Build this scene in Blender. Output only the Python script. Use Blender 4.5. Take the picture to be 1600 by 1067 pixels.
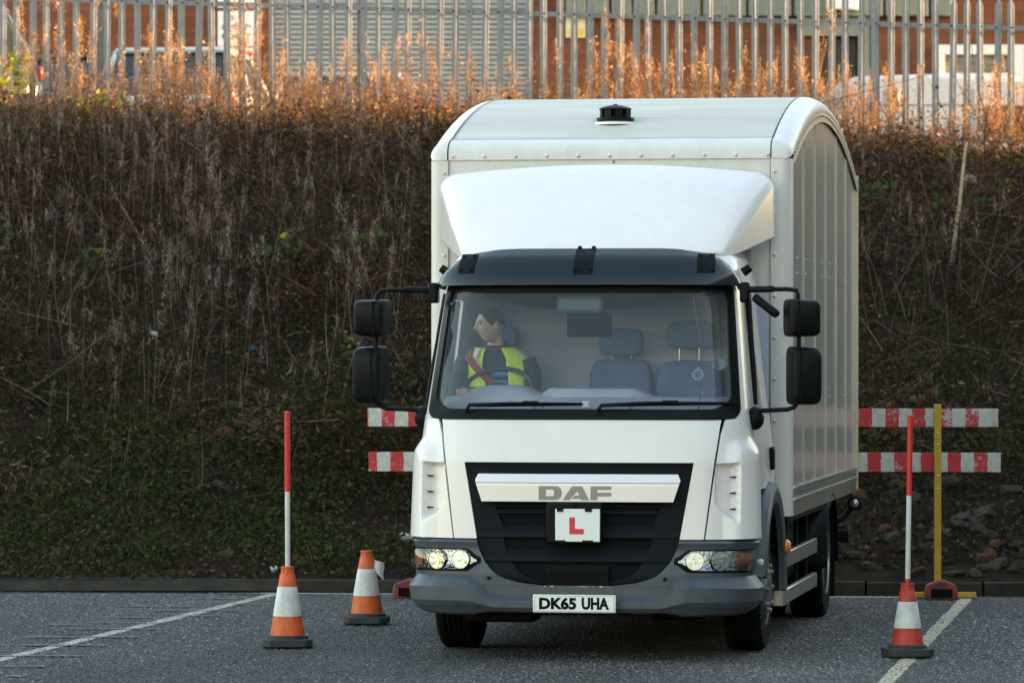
import bpy, bmesh, math, random
import numpy as np
from mathutils import Vector, Matrix, Euler
R = math.radians
for o in list(bpy.data.objects): bpy.data.objects.remove(o)
SC = bpy.context.scene
COL = SC.collection
rnd = random.Random(7)
rng = np.random.default_rng(11)

# ------------------------------------------------------------------ camera
cam = bpy.data.cameras.new('camera'); cam_o = bpy.data.objects.new('camera', cam); COL.objects.link(cam_o)
cam_o.location = (0, 0, 2.0); cam_o.rotation_euler = (R(90), 0, 0)
cam.sensor_width = 36; cam.lens = 155.25; cam.clip_start = .5; cam.clip_end = 2000
cam.dof.use_dof = True; cam.dof.focus_distance = 28.3; cam.dof.aperture_fstop = 4.5
SC.camera = cam_o
# ------------------------------------------------------------------ sky and sun
CASTER_H = 12.4; SUN_EL = 5.5; SUN_X, SUN_Y = .9992, -.040          # low evening sun, far to the right, a little towards us
w = bpy.data.worlds.new('World'); SC.world = w; w.use_nodes = True
nt = w.node_tree; nt.nodes.clear()
out = nt.nodes.new('ShaderNodeOutputWorld'); bg = nt.nodes.new('ShaderNodeBackground'); sky = nt.nodes.new('ShaderNodeTexSky')
sky.sky_type = 'NISHITA'; sky.sun_disc = False; sky.sun_elevation = R(SUN_EL)
sky.sun_rotation = math.atan2(SUN_X, SUN_Y); sky.dust_density = 1.5; sky.ozone_density = .3; sky.air_density = 1.0
bg.inputs[1].default_value = .15
nt.links.new(sky.outputs[0], bg.inputs[0]); nt.links.new(bg.outputs[0], out.inputs[0])
sl = bpy.data.lights.new('sun', 'SUN'); so = bpy.data.objects.new('sun', sl); COL.objects.link(so)
sl.energy = 2.0; sl.angle = R(.6); sl.color = (1.0, .66, .38)
sd = Vector((SUN_X*math.cos(R(SUN_EL)), SUN_Y*math.cos(R(SUN_EL)), math.sin(R(SUN_EL))))
so.rotation_euler = sd.to_track_quat('Z', 'Y').to_euler()
vs = SC.view_settings
vs.view_transform = 'Standard'; vs.look = 'None'; vs.exposure = 2.98; vs.gamma = 1.0; vs.use_curve_mapping = False

cy = SC.cycles; cy.max_bounces = 6; cy.diffuse_bounces = 3; cy.glossy_bounces = 3; cy.transmission_bounces = 4; cy.transparent_max_bounces = 8; cy.caustics_reflective = False; cy.caustics_refractive = False

# ------------------------------------------------------------------ materials
def mat(name, col, rough=.5, metal=0., var=0., vscale=8., bump=0., bscale=60., coat=0., spec=None, col2=None, streak=None, detail=4., grime=0.):
    m = bpy.data.materials.new(name); m.use_nodes = True
    n = m.node_tree.nodes; l = m.node_tree.links; b = n['Principled BSDF']
    b.inputs['Roughness'].default_value = rough; b.inputs['Metallic'].default_value = metal
    b.inputs['Base Color'].default_value = (*col, 1)
    if coat: b.inputs['Coat Weight'].default_value = coat; b.inputs['Coat Roughness'].default_value = .12
    if spec is not None: b.inputs['Specular IOR Level'].default_value = spec
    tc = n.new('ShaderNodeTexCoord')
    if var or col2:
        nz = n.new('ShaderNodeTexNoise'); nz.inputs['Scale'].default_value = vscale; nz.inputs['Detail'].default_value = detail; nz.inputs['Roughness'].default_value = .65
        mp = n.new('ShaderNodeMapping'); l.new(tc.outputs['Object'], mp.inputs[0]); l.new(mp.outputs[0], nz.inputs['Vector'])
        if streak: mp.inputs['Scale'].default_value = streak
        cr = n.new('ShaderNodeValToRGB'); l.new(nz.outputs[0], cr.inputs[0])
        c2 = col2 or tuple(c*(1-var) for c in col)
        cr.color_ramp.elements[0].position = .32; cr.color_ramp.elements[1].position = .68
        cr.color_ramp.elements[0].color = (*c2, 1); cr.color_ramp.elements[1].color = (*col, 1)
        l.new(cr.outputs[0], b.inputs['Base Color'])
        if grime:      # road film: fine specks and blotches, brownish
            g = n.new('ShaderNodeTexNoise'); g.inputs['Scale'].default_value = 9; g.inputs['Detail'].default_value = 9; g.inputs['Roughness'].default_value = .72
            gm_ = n.new('ShaderNodeMapping'); gm_.inputs['Scale'].default_value = (1, 1, .45); l.new(tc.outputs['Object'], gm_.inputs[0]); l.new(gm_.outputs[0], g.inputs['Vector'])
            gr_ = n.new('ShaderNodeValToRGB'); l.new(g.outputs[0], gr_.inputs[0]); gr_.color_ramp.elements[0].position = .30; gr_.color_ramp.elements[1].position = .58
            gr_.color_ramp.elements[0].color = (1-grime, 1-grime*1.08, 1-grime*1.2, 1); gr_.color_ramp.elements[1].color = (1, 1, 1, 1)
            mg_ = n.new('ShaderNodeMix'); mg_.data_type = 'RGBA'; mg_.blend_type = 'MULTIPLY'; mg_.inputs[0].default_value = 1
            l.new(cr.outputs[0], mg_.inputs[6]); l.new(gr_.outputs[0], mg_.inputs[7]); l.new(mg_.outputs[2], b.inputs['Base Color'])
    if bump:
        nb = n.new('ShaderNodeTexNoise'); nb.inputs['Scale'].default_value = bscale; nb.inputs['Detail'].default_value = 3
        l.new(tc.outputs['Object'], nb.inputs['Vector'])
        bp = n.new('ShaderNodeBump'); bp.inputs['Strength'].default_value = bump; bp.inputs['Distance'].default_value = .01
        l.new(nb.outputs[0], bp.inputs['Height']); l.new(bp.outputs[0], b.inputs['Normal'])
    return m
def veg_mat(name, trans=.35):
    m = bpy.data.materials.new(name); m.use_nodes = True; n = m.node_tree.nodes; l = m.node_tree.links
    n.remove(n['Principled BSDF']); o = n['Material Output']
    at = n.new('ShaderNodeAttribute'); at.attribute_name = 'Col'
    d = n.new('ShaderNodeBsdfDiffuse'); t = n.new('ShaderNodeBsdfTranslucent'); mx = n.new('ShaderNodeMixShader'); mx.inputs[0].default_value = trans
    l.new(at.outputs[0], d.inputs[0]); l.new(at.outputs[0], t.inputs[0]); l.new(d.outputs[0], mx.inputs[1]); l.new(t.outputs[0], mx.inputs[2]); l.new(mx.outputs[0], o.inputs[0])
    return m
def glass_mat(name, tint=(.86, .9, .92), refl=.05, sky_haze=None, ior=1.52):
    m = bpy.data.materials.new(name); m.use_nodes = True; n = m.node_tree.nodes; l = m.node_tree.links
    n.remove(n['Principled BSDF']); o = n['Material Output']
    tr = n.new('ShaderNodeBsdfTransparent'); tr.inputs[0].default_value = (*tint, 1)
    gl = n.new('ShaderNodeBsdfGlossy'); gl.inputs['Roughness'].default_value = .01
    fr = n.new('ShaderNodeFresnel'); fr.inputs[0].default_value = ior
    ad = n.new('ShaderNodeMath'); ad.operation = 'ADD'; ad.inputs[1].default_value = refl; ad.use_clamp = True
    mx = n.new('ShaderNodeMixShader'); l.new(fr.outputs[0], ad.inputs[0]); l.new(ad.outputs[0], mx.inputs[0])
    src = tr
    if sky_haze:
        df = n.new('ShaderNodeBsdfDiffuse'); df.inputs[0].default_value = (.62, .74, .90, 1)  # blue diffuse film stands in for the sky reflected in the glass
        m2 = n.new('ShaderNodeMixShader'); m2.inputs[0].default_value = sky_haze
        l.new(tr.outputs[0], m2.inputs[1]); l.new(df.outputs[0], m2.inputs[2]); src = m2
    l.new(src.outputs[0], mx.inputs[1]); l.new(gl.outputs[0], mx.inputs[2]); l.new(mx.outputs[0], o.inputs[0])
    return m
M = {}
def setup_mats():
    M['white'] = mat('white_cab_paint', (.81, .755, .77), .32, var=.05, vscale=1.6, streak=(1, 1, .35), coat=.45, grime=.045)
    M['boxwhite'] = mat('white_body_paint', (.75, .715, .715), .36, var=.08, vscale=4, streak=(1, 1, .25), coat=.2, grime=.10)
    M['roofsheet'] = mat('translucent_roof_sheet', (.64, .59, .54), .6, var=.22, vscale=2.2, streak=(.35, 2.5, 2.5), bump=.06, bscale=9)
    M['silver'] = mat('silver_trim', (.76, .725, .75), .28, metal=.2, coat=.5)
    M['alu'] = mat('dull_aluminium', (.44, .435, .42), .34, metal=.8, var=.16, vscale=3, streak=(1, 1, .3))
    M['alupanel'] = mat('grey_side_panel', (.49, .48, .475), .19, metal=.1, var=.05, vscale=.9, grime=.12)
    M['alupanel'].node_tree.nodes['Principled BSDF'].inputs['Specular IOR Level'].default_value = .45
    M['chrome'] = mat('chrome', (.72, .73, .75), .12, metal=1)
    M['grey'] = mat('grey_bumper_plastic', (.066, .077, .102), .42, var=.14, vscale=5, bump=.04, bscale=300, grime=.3)
    M['dark'] = mat('dark_grille_plastic', (.0085, .0105, .0145), .46, spec=.07, var=.2, vscale=6, bump=.05, bscale=300)
    M['black'] = mat('black_plastic', (.007, .008, .010), .42, spec=.11, var=.25, vscale=9, bump=.05, bscale=260)
    M['rubber'] = mat('tyre_rubber', (.007, .007, .0075), .85, spec=.12, var=.4, vscale=12, bump=.2, bscale=80)
    M['chassis'] = mat('chassis_black', (.008, .008, .009), .7, spec=.12, var=.4, vscale=7)
    M['visor'] = mat('smoked_visor', (.007, .011, .019), .10, coat=.0, spec=.42)
    M['glass'] = glass_mat('windscreen_glass', (.93, .95, 1.0), .0, sky_haze=.030, ior=1.47)
    M['sideglass'] = glass_mat('side_glass', (.82, .88, .90), .04)
    M['lens'] = glass_mat('lamp_lens', (.95, .96, .97), .03)
    M['lampchrome'] = mat('lamp_reflector', (.36, .38, .43), .05, metal=1, bump=.26, bscale=40)
    M['lampback'] = mat('lamp_housing', (.34, .355, .39), .12, metal=1, bump=.5, bscale=35)
    M['amber'] = mat('amber_lens', (.85, .22, .015), .15, coat=.7)
    M['amberdull'] = mat('dull_amber_lens', (.46, .17, .09), .2, var=.35, vscale=30, coat=.7)
    M['interior'] = mat('cab_interior_grey', (.40, .43, .47), .7, var=.08, vscale=6)
    M['dash'] = mat('dashboard_plastic', (.46, .47, .54), .55, var=.08, vscale=9)
    M['dashdark'] = mat('dashboard_dark_plastic', (.05, .055, .06), .5)
    M['wallint'] = mat('cab_rear_lining', (.40, .41, .52), .8, var=.06, vscale=3)
    M['seat'] = mat('seat_fabric', (.105, .155, .28), .9, var=.2, vscale=12)
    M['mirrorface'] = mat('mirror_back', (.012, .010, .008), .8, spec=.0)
    M['platewhite'] = mat('plate_white', (.80, .81, .82), .35)
    M['ink'] = mat('black_ink', (.005, .005, .006), .6, spec=.08)
    M['lred'] = mat('red_letter', (.66, .035, .03), .5)
    M['badge'] = mat('badge_grey', (.17, .18, .19), .3, metal=.4)
    M['orange'] = mat('cone_orange', (.70, .13, .028), .6, var=.18, vscale=14, bump=.08, grime=.42)
    M['conered'] = mat('cone_red', (.50, .05, .032), .6, var=.2, vscale=14, grime=.42)
    M['sleeve'] = mat('reflective_sleeve', (.66, .66, .67), .45, var=.12, vscale=9, grime=.38)
    M['conebase'] = mat('cone_base_rubber', (.030, .034, .038), .75, var=.4, vscale=16, bump=.1)
    M['polered'] = mat('pole_red', (.62, .022, .020), .38, var=.18, vscale=7)
    M['polewhite'] = mat('pole_white', (.66, .66, .66), .42, var=.1, vscale=9, grime=.3)
    M['yellow'] = mat('yellow_post_paint', (.56, .34, .012), .45, var=.2, vscale=11)
    M['redblock'] = mat('red_rubber_block', (.34, .03, .028), .6, col2=(.035, .02, .02), vscale=11)
    M['galv'] = mat('galvanised_steel', (.27, .275, .29), .6, metal=.1, var=.28, vscale=5)
    M['skin'] = mat('skin', (.72, .46, .37), .55, var=.1, vscale=25)
    M['hair'] = mat('short_dark_hair', (.035, .028, .024), .8)
    M['hoodie'] = mat('dark_hoodie', (.050, .060, .075), .9, var=.2, vscale=18)
    M['hivis'] = mat('hi_vis_yellow', (.78, .98, .06), .6, var=.12, vscale=18)
    M['tape'] = mat('reflective_tape', (.72, .70, .68), .5, var=.1, vscale=20)
    M['wheelrim'] = mat('brake_dusted_rim', (.30, .30, .30), .35, metal=.8, var=.5, vscale=14)
    M['belt'] = mat('red_seat_belt', (.34, .035, .05), .7)
    M['print'] = mat('blue_print', (.03, .42, .85), .7, col2=(.05, .06, .075), vscale=60)
    M['stone'] = mat('rubble_stone', (.075, .066, .056), .9, var=.55, vscale=9, bump=.4, bscale=18, spec=.08)
    M['stonered'] = mat('brick_rubble', (.13, .055, .032), .9, var=.4, vscale=12, bump=.3, bscale=20, spec=.08)
    M['kerb'] = mat('kerb_concrete', (.048, .045, .038), .85, spec=.1, var=.45, vscale=5, bump=.25, bscale=40)
    M['timber'] = mat('dark_timber', (.025, .02, .017), .9, var=.4, vscale=6, streak=(.3, 3, 3))
    M['cane'] = mat('pale_cane', (.42, .35, .25), .8, var=.5, vscale=20)
    M['carwhite'] = mat('car_white', (.46, .49, .54), .25, coat=.5)
    M['carblack'] = mat('car_black', (.012, .013, .016), .2, coat=.6)
    M['carblue'] = mat('car_blue_grey', (.05, .075, .12), .25, coat=.6)
    M['carglass'] = mat('car_glass', (.02, .03, .03), .08, coat=.3)
    M['taillight'] = mat('tail_light_red', (.50, .012, .015), .15, coat=.6)
    M['plateyellow'] = mat('plate_yellow', (.70, .48, .03), .4)
    M['cladding'] = mat('green_grey_cladding', (.20, .22, .18), .5, var=.15, vscale=3)
    M['shutter'] = mat('grey_shutter', (.40, .40, .40), .5, metal=.15, var=.12, vscale=2)
    M['upvc'] = mat('white_window_frame', (.75, .76, .78), .35)
    M['doordark'] = mat('dark_door', (.03, .026, .022), .5)
    M['signwhite'] = mat('sign_white', (.78, .79, .80), .4)
    M['signred'] = mat('sign_red', (.70, .06, .07), .45)
    M['signyellow'] = mat('sign_yellow', (.85, .50, .05), .45)
    M['signcream'] = mat('sign_cream', (.78, .72, .52), .45)
    M['litter'] = mat('plastic_litter', (.55, .57, .58), .4, var=.3, vscale=20)
    M['litterblue'] = mat('blue_litter', (.03, .12, .32), .5)
    M['veg'] = veg_mat('dry_vegetation', .3)
    M['leaf'] = veg_mat('leaves', .35)
setup_mats()

def brick_mat():
    m = bpy.data.materials.new('orange_brick'); m.use_nodes = True; n = m.node_tree.nodes; l = m.node_tree.links; b = n['Principled BSDF']
    tc = n.new('ShaderNodeTexCoord'); mp = n.new('ShaderNodeMapping'); mp.inputs['Rotation'].default_value = (R(90), 0, 0)
    br = n.new('ShaderNodeTexBrick'); br.inputs['Scale'].default_value = 1; br.inputs['Brick Width'].default_value = .225; br.inputs['Row Height'].default_value = .075
    br.inputs['Mortar Size'].default_value = .007; br.inputs['Color1'].default_value = (.20, .058, .018, 1); br.inputs['Color2'].default_value = (.14, .040, .014, 1); br.inputs['Mortar'].default_value = (.09, .045, .026, 1)
    l.new(tc.outputs['Object'], mp.inputs[0]); l.new(mp.outputs[0], br.inputs['Vector']); l.new(br.outputs[0], b.inputs['Base Color']); b.inputs['Roughness'].default_value = .85
    return m
M['brick'] = brick_mat()
def asphalt_mat():
    m = bpy.data.materials.new('asphalt'); m.use_nodes = True; n = m.node_tree.nodes; l = m.node_tree.links; b = n['Principled BSDF']
    tc = n.new('ShaderNodeTexCoord')
    a = n.new('ShaderNodeTexNoise'); a.inputs['Scale'].default_value = 48; a.inputs['Detail'].default_value = 5; a.inputs['Roughness'].default_value = .75
    v = n.new('ShaderNodeTexVoronoi'); v.inputs['Scale'].default_value = 70
    c = n.new('ShaderNodeTexNoise'); c.inputs['Scale'].default_value = .55; c.inputs['Detail'].default_value = 5
    for t in (a, v, c): l.new(tc.outputs['Object'], t.inputs['Vector'])
    r1 = n.new('ShaderNodeValToRGB'); r1.color_ramp.elements[0].position = .36; r1.color_ramp.elements[1].position = .68
    r1.color_ramp.elements[0].color = (.018, .018, .019, 1); r1.color_ramp.elements[1].color = (.150, .137, .134, 1)
    l.new(a.outputs[0], r1.inputs[0])
    r2 = n.new('ShaderNodeValToRGB'); r2.color_ramp.elements[0].position = .3; r2.color_ramp.elements[1].position = .7
    r2.color_ramp.elements[0].color = (.62, .62, .64, 1); r2.color_ramp.elements[1].color = (1.1, 1.1, 1.1, 1); l.new(c.outputs[0], r2.inputs[0])
    mx = n.new('ShaderNodeMix'); mx.data_type = 'RGBA'; mx.blend_type = 'MULTIPLY'; mx.inputs[0].default_value = 1
    l.new(r1.outputs[0], mx.inputs[6]); l.new(r2.outputs[0], mx.inputs[7]); l.new(mx.outputs[2], b.inputs['Base Color'])
    bp = n.new('ShaderNodeBump'); bp.inputs['Strength'].default_value = .9; bp.inputs['Distance'].default_value = .012
    l.new(v.outputs['Distance'], bp.inputs['Height']); l.new(bp.outputs[0], b.inputs['Normal']); b.inputs['Roughness'].default_value = .78; b.inputs['Specular IOR Level'].default_value = .3
    return m
M['asphalt'] = asphalt_mat()
def paint_mat(name, col, thr):
    # worn road paint: thin film with the asphalt coming through in specks
    m = bpy.data.materials.new(name); m.use_nodes = True; n = m.node_tree.nodes; l = m.node_tree.links; b = n['Principled BSDF']
    tc = n.new('ShaderNodeTexCoord'); a = n.new('ShaderNodeTexNoise'); a.inputs['Scale'].default_value = 26; a.inputs['Detail'].default_value = 6; a.inputs['Roughness'].default_value = .8
    l.new(tc.outputs['Object'], a.inputs['Vector']); r = n.new('ShaderNodeValToRGB'); l.new(a.outputs[0], r.inputs[0])
    r.color_ramp.elements[0].position = thr; r.color_ramp.elements[1].position = thr+.12
    r.color_ramp.elements[0].color = (.06, .06, .06, 1); r.color_ramp.elements[1].color = (*col, 1)
    l.new(r.outputs[0], b.inputs['Base Color']); b.inputs['Roughness'].default_value = .7
    return m
M['linewhite'] = paint_mat('worn_white_line', (.44, .41, .35), .36)
M['linecream'] = paint_mat('worn_cream_line', (.50, .44, .31), .33)
M['linefaint'] = paint_mat('faint_white_line', (.27, .265, .25), .47)
def board_mat(name, phase, period):
    m = bpy.data.materials.new(name); m.use_nodes = True; n = m.node_tree.nodes; l = m.node_tree.links; b = n['Principled BSDF']
    tc = n.new('ShaderNodeTexCoord'); sx = n.new('ShaderNodeSeparateXYZ'); l.new(tc.outputs['Object'], sx.inputs[0])
    wob = n.new('ShaderNodeTexNoise'); wob.inputs['Scale'].default_value = 30; wob.inputs['Detail'].default_value = 3; l.new(tc.outputs['Object'], wob.inputs['Vector'])
    def math_(op, a, bb, clamp=False):
        k = n.new('ShaderNodeMath'); k.operation = op; k.use_clamp = clamp
        for i, q in enumerate((a, bb)):
            if q is None: continue
            if isinstance(q, (int, float)): k.inputs[i].default_value = q
            else: l.new(q, k.inputs[i])
        return k.outputs[0]
    wv = math_('MULTIPLY', math_('SUBTRACT', wob.outputs[0], .5), .02)
    xx = math_('ADD', math_('ADD', sx.outputs[0], wv), phase)
    fr = math_('FRACT', math_('DIVIDE', xx, period), None)
    st = math_('LESS_THAN', fr, .5)
    a = n.new('ShaderNodeTexNoise'); a.inputs['Scale'].default_value = 38; a.inputs['Detail'].default_value = 8; a.inputs['Roughness'].default_value = .8; l.new(tc.outputs['Object'], a.inputs['Vector'])
    c = n.new('ShaderNodeTexNoise'); c.inputs['Scale'].default_value = 3.1; l.new(tc.outputs['Object'], c.inputs['Vector'])
    wear = math_('GREATER_THAN', math_('ADD', a.outputs[0], math_('MULTIPLY', math_('SUBTRACT', c.outputs[0], .5), .75)), .40)
    fac = math_('MULTIPLY', st, wear)
    d = n.new('ShaderNodeValToRGB'); l.new(a.outputs[0], d.inputs[0]); d.color_ramp.elements[0].position = .25; d.color_ramp.elements[1].position = .6
    d.color_ramp.elements[0].color = (.30, .29, .25, 1); d.color_ramp.elements[1].color = (.62, .62, .59, 1)
    mx = n.new('ShaderNodeMix'); mx.data_type = 'RGBA'; l.new(fac, mx.inputs[0]); l.new(d.outputs[0], mx.inputs[6]); mx.inputs[7].default_value = (.50, .022, .035, 1)
    l.new(mx.outputs[2], b.inputs['Base Color']); b.inputs['Roughness'].default_value = .55
    return m

# ------------------------------------------------------------------ mesh helpers
def link(o, parent=None):
    COL.objects.link(o)
    if parent: o.parent = parent
    return o
def obj(name, V, F, m, parent=None, smooth=None, bevel=0, seg=2, mats=None, fm=None):
    me = bpy.data.meshes.new(name); me.from_pydata([tuple(v) for v in V], [], F); me.validate()
    for q in (mats or [m]): me.materials.append(q)
    if fm: me.polygons.foreach_set('material_index', fm)
    if smooth is not None or bevel:
        me.polygons.foreach_set('use_smooth', [True]*len(me.polygons))
        me.set_sharp_from_angle(angle=R(smooth if smooth else 35))
    o = bpy.data.objects.new(name, me); link(o, parent)
    if bevel:
        bv = o.modifiers.new('bevel', 'BEVEL'); bv.width = bevel; bv.segments = seg; bv.limit_method = 'ANGLE'; bv.angle_limit = R(28); bv.harden_normals = False
    return o
def tag(o, label=None, cat=None, group=None, kind=None):
    if label: o['label'] = label
    if cat: o['category'] = cat
    if group: o['group'] = group
    if kind: o['kind'] = kind
    return o
def empty(name, loc, rz=0):
    o = bpy.data.objects.new(name, None); o.location = loc; o.rotation_euler = (0, 0, rz); o.empty_display_size = .2
    return link(o)
def copy_tree(o, parent=None):
    c = o.copy(); COL.objects.link(c); c.parent = parent
    for ch in list(o.children): copy_tree(ch, c)
    return c
class MB:
    def __init__(s): s.V = []; s.F = []
    def add(s, V, F):
        b = len(s.V); s.V += [tuple(v) for v in V]; s.F += [tuple(i+b for i in f) for f in F]; return s
    def box(s, x0, x1, y0, y1, z0, z1):
        return s.add([(x0,y0,z0),(x1,y0,z0),(x1,y1,z0),(x0,y1,z0),(x0,y0,z1),(x1,y0,z1),(x1,y1,z1),(x0,y1,z1)],
                     [(0,3,2,1),(4,5,6,7),(0,1,5,4),(1,2,6,5),(2,3,7,6),(3,0,4,7)])
    def obox(s, c, size, eul=(0,0,0)):
        m = Euler(eul).to_matrix(); h = [q/2 for q in size]
        V = [Vector(c)+m@Vector((a*h[0],b*h[1],d*h[2])) for d in (-1,1) for a,b in ((-1,-1),(1,-1),(1,1),(-1,1))]
        return s.add(V, [(0,3,2,1),(4,5,6,7),(0,1,5,4),(1,2,6,5),(2,3,7,6),(3,0,4,7)])
    def prism(s, poly, axis, a, b):
        # poly of 2d points in the two other axes, extruded along axis from a to b
        n = len(poly)
        def pt(p, t): return {'x': (t, p[0], p[1]), 'y': (p[0], t, p[1]), 'z': (p[0], p[1], t)}[axis]
        V = [pt(p, a) for p in poly]+[pt(p, b) for p in poly]
        F = [tuple(range(n))[::-1], tuple(range(n, 2*n))]+[(i, (i+1) % n, n+(i+1) % n, n+i) for i in range(n)]
        return s.add(V, F)
    def tube(s, pts, r, n=8, cap=True):
        pts = [Vector(p) for p in pts]; rs = r if isinstance(r, (list, tuple)) else [r]*len(pts)
        V = []; F = []; up = None
        for i, p in enumerate(pts):
            t = (pts[min(i+1, len(pts)-1)]-pts[max(i-1, 0)]).normalized()
            if up is None: up = t.orthogonal().normalized()
            else: up = (up-t*up.dot(t)).normalized()
            q = t.cross(up)
            for k in range(n):
                a = 2*math.pi*k/n; V.append(p+(up*math.cos(a)+q*math.sin(a))*rs[i])
        for i in range(len(pts)-1):
            for k in range(n): F.append((i*n+k, i*n+(k+1) % n, (i+1)*n+(k+1) % n, (i+1)*n+k))
        if cap: F.append(tuple(range(n))[::-1]); F.append(tuple(range((len(pts)-1)*n, len(pts)*n)))
        return s.add(V, F)
    def lathe(s, prof, n=32, axis='z', c=(0,0,0), close=True):
        # prof: list of (r, h)
        V = []; F = []
        for r, h in prof:
            for k in range(n):
                a = 2*math.pi*k/n; u, v = r*math.cos(a), r*math.sin(a)
                p = {'z': (u, v, h), 'x': (h, u, v), 'y': (v, h, u)}[axis]
                V.append((p[0]+c[0], p[1]+c[1], p[2]+c[2]))
        m = len(prof)
        for i in range(m-1):
            for k in range(n): F.append((i*n+k, i*n+(k+1) % n, (i+1)*n+(k+1) % n, (i+1)*n+k))
        if close:
            if prof[0][0] > 1e-6: F.append(tuple(range(n))[::-1])
            if prof[-1][0] > 1e-6: F.append(tuple(range((m-1)*n, m*n)))
        return s.add(V, F)
    def ell(s, c, rad, n=14, m=9):
        V = []; F = []
        for i in range(m+1):
            th = math.pi*i/m
            for k in range(n):
                a = 2*math.pi*k/n
                V.append((c[0]+rad[0]*math.sin(th)*math.cos(a), c[1]+rad[1]*math.sin(th)*math.sin(a), c[2]+rad[2]*math.cos(th)))
        for i in range(m):
            for k in range(n): F.append((i*n+k, (i+1)*n+k, (i+1)*n+(k+1) % n, i*n+(k+1) % n))
        return s.add(V, F)
    def grid(s, P, nu, nv, flip=False):
        # P(u,v) with u,v in 0..1
        V = [P(i/nu, j/nv) for j in range(nv+1) for i in range(nu+1)]
        F = []
        for j in range(nv):
            for i in range(nu):
                a = j*(nu+1)+i; f = (a, a+1, a+nu+2, a+nu+1); F.append(f[::-1] if flip else f)
        return s.add(V, F)
    def build(s, name, m, parent=None, **k): return obj(name, s.V, s.F, m, parent, **k)
def lerp(a, b, t): return a+(b-a)*t
def interp(kn, x):
    if x <= kn[0][0]: return kn[0][1]
    for (a, p), (b, q) in zip(kn, kn[1:]):
        if x <= b: return p+(q-p)*(x-a)/(b-a)
    return kn[-1][1]
def sm(x, a, b):
    t = min(1, max(0, (x-a)/(b-a))); return t*t*(3-2*t)
def text_mesh(name, s, box, depth, m, parent, off=0., yplane=0., flip=1):
    # text fitted into box (x0,x1,z0,z1) on a plane facing -y at yplane
    cu = bpy.data.curves.new(name, 'FONT'); cu.body = s; cu.extrude = depth/2; cu.offset = off; cu.resolution_u = 3
    t = bpy.data.objects.new(name+'_tmp', cu); COL.objects.link(t)
    dg = bpy.context.evaluated_depsgraph_get(); me = bpy.data.meshes.new_from_object(t.evaluated_get(dg))
    bpy.data.objects.remove(t); bpy.data.curves.remove(cu)
    co = np.array([v.co for v in me.vertices]); lo, hi = co.min(0), co.max(0)
    x = box[0]+(co[:, 0]-lo[0])/(hi[0]-lo[0])*(box[1]-box[0]); z = box[2]+(co[:, 1]-lo[1])/(hi[1]-lo[1])*(box[3]-box[2]); y = yplane-(co[:, 2])
    me.vertices.foreach_set('co', np.stack([x, y, z], 1).astype('f').ravel()); me.materials.clear(); me.materials.append(m); me.name = name; me.update()
    o = bpy.data.objects.new(name, me); return link(o, parent)
def np_mesh(name, V, F, m, C=None, parent=None):
    V = np.asarray(V, 'f'); F = np.asarray(F, 'i'); k = F.shape[1]
    me = bpy.data.meshes.new(name); me.vertices.add(len(V)); me.vertices.foreach_set('co', V.ravel())
    me.loops.add(F.size); me.loops.foreach_set('vertex_index', F.ravel())
    me.polygons.add(len(F)); me.polygons.foreach_set('loop_start', np.arange(0, F.size, k, dtype='i')); me.polygons.foreach_set('loop_total', np.full(len(F), k, 'i'))
    if C is not None:
        at = me.attributes.new('Col', 'FLOAT_COLOR', 'POINT'); at.data.foreach_set('color', np.concatenate([np.asarray(C, 'f'), np.ones((len(V), 1), 'f')], 1).ravel())
    me.update(calc_edges=True); me.materials.append(m)
    o = bpy.data.objects.new(name, me); return link(o, parent)
# ================================================================== THE SETTING
def kerb_y(x): return 34.98-.0877*x
def crest_z(x): return 4.12-.035*x
def yard_z(x): return np.clip(3.82-.083*np.asarray(x, float), 2.6, 5.2)
_ph = rng.uniform(0, 6.28, (24, 3)); _fr = rng.normal(0, 1, (24, 2))*np.linspace(.6, 5, 24)[:, None]
def bumps(x, y):
    s = 0
    for i in range(24): s = s+np.sin(x*_fr[i, 0]+y*_fr[i, 1]+_ph[i, 0])/(1+i*.55)
    return s*.055
def bank_z(x, y):
    x = np.asarray(x, float); y = np.asarray(y, float)
    y0 = kerb_y(np.clip(x, -9, 9))+.12
    t = np.clip((y-y0)/(44.2-y0), 0, 1)
    z = .11+(crest_z(np.clip(x, -14, 14))-.16)*(.62*t+.38*t*t*(3-2*t))+bumps(x, y)*np.clip(t*6, 0, 1)*np.clip((1-t)*5+.25, 0, 1)
    k = np.clip((y-46.2)/1.8, 0, 1)
    return z*(1-k)+(yard_z(x)-.03)*k

gm = MB().add([(-300, -300, 0), (300, -300, 0), (300, 300, 0), (-300, 300, 0)], [(0, 1, 2, 3)]).build('car_park', M['asphalt'])
tag(gm, kind='structure')
# bank: fine in view, coarse away
xs = np.concatenate([np.linspace(-60, -10, 16)[:-1], np.linspace(-10, 10, 121), np.linspace(10, 60, 16)[1:]])
ys = np.linspace(0, 1, 76)
XX, TT = np.meshgrid(xs, ys); Y0 = kerb_y(np.clip(XX, -9, 9))+.12; YY = Y0+(48.1-Y0)*TT
ZZ = bank_z(XX, YY); nx = len(xs)
soil = mat('bank_soil', (.034, .026, .018), .95, col2=(.010, .008, .006), vscale=3.5, bump=.8, bscale=12, detail=8, spec=.02)
fa = np.array([(j*nx+i, j*nx+i+1, (j+1)*nx+i+1, (j+1)*nx+i) for j in range(len(ys)-1) for i in range(nx-1)])
bank = np_mesh('embankment', np.stack([XX, YY, ZZ], -1).reshape(-1, 3), fa, soil); tag(bank, kind='structure')
bank.data.polygons.foreach_set('use_smooth', [True]*len(bank.data.polygons))
yx = np.linspace(-70, 70, 29); YV = [(x, y, float(yard_z(x))) for y in (47.9, 110) for x in yx]
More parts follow.
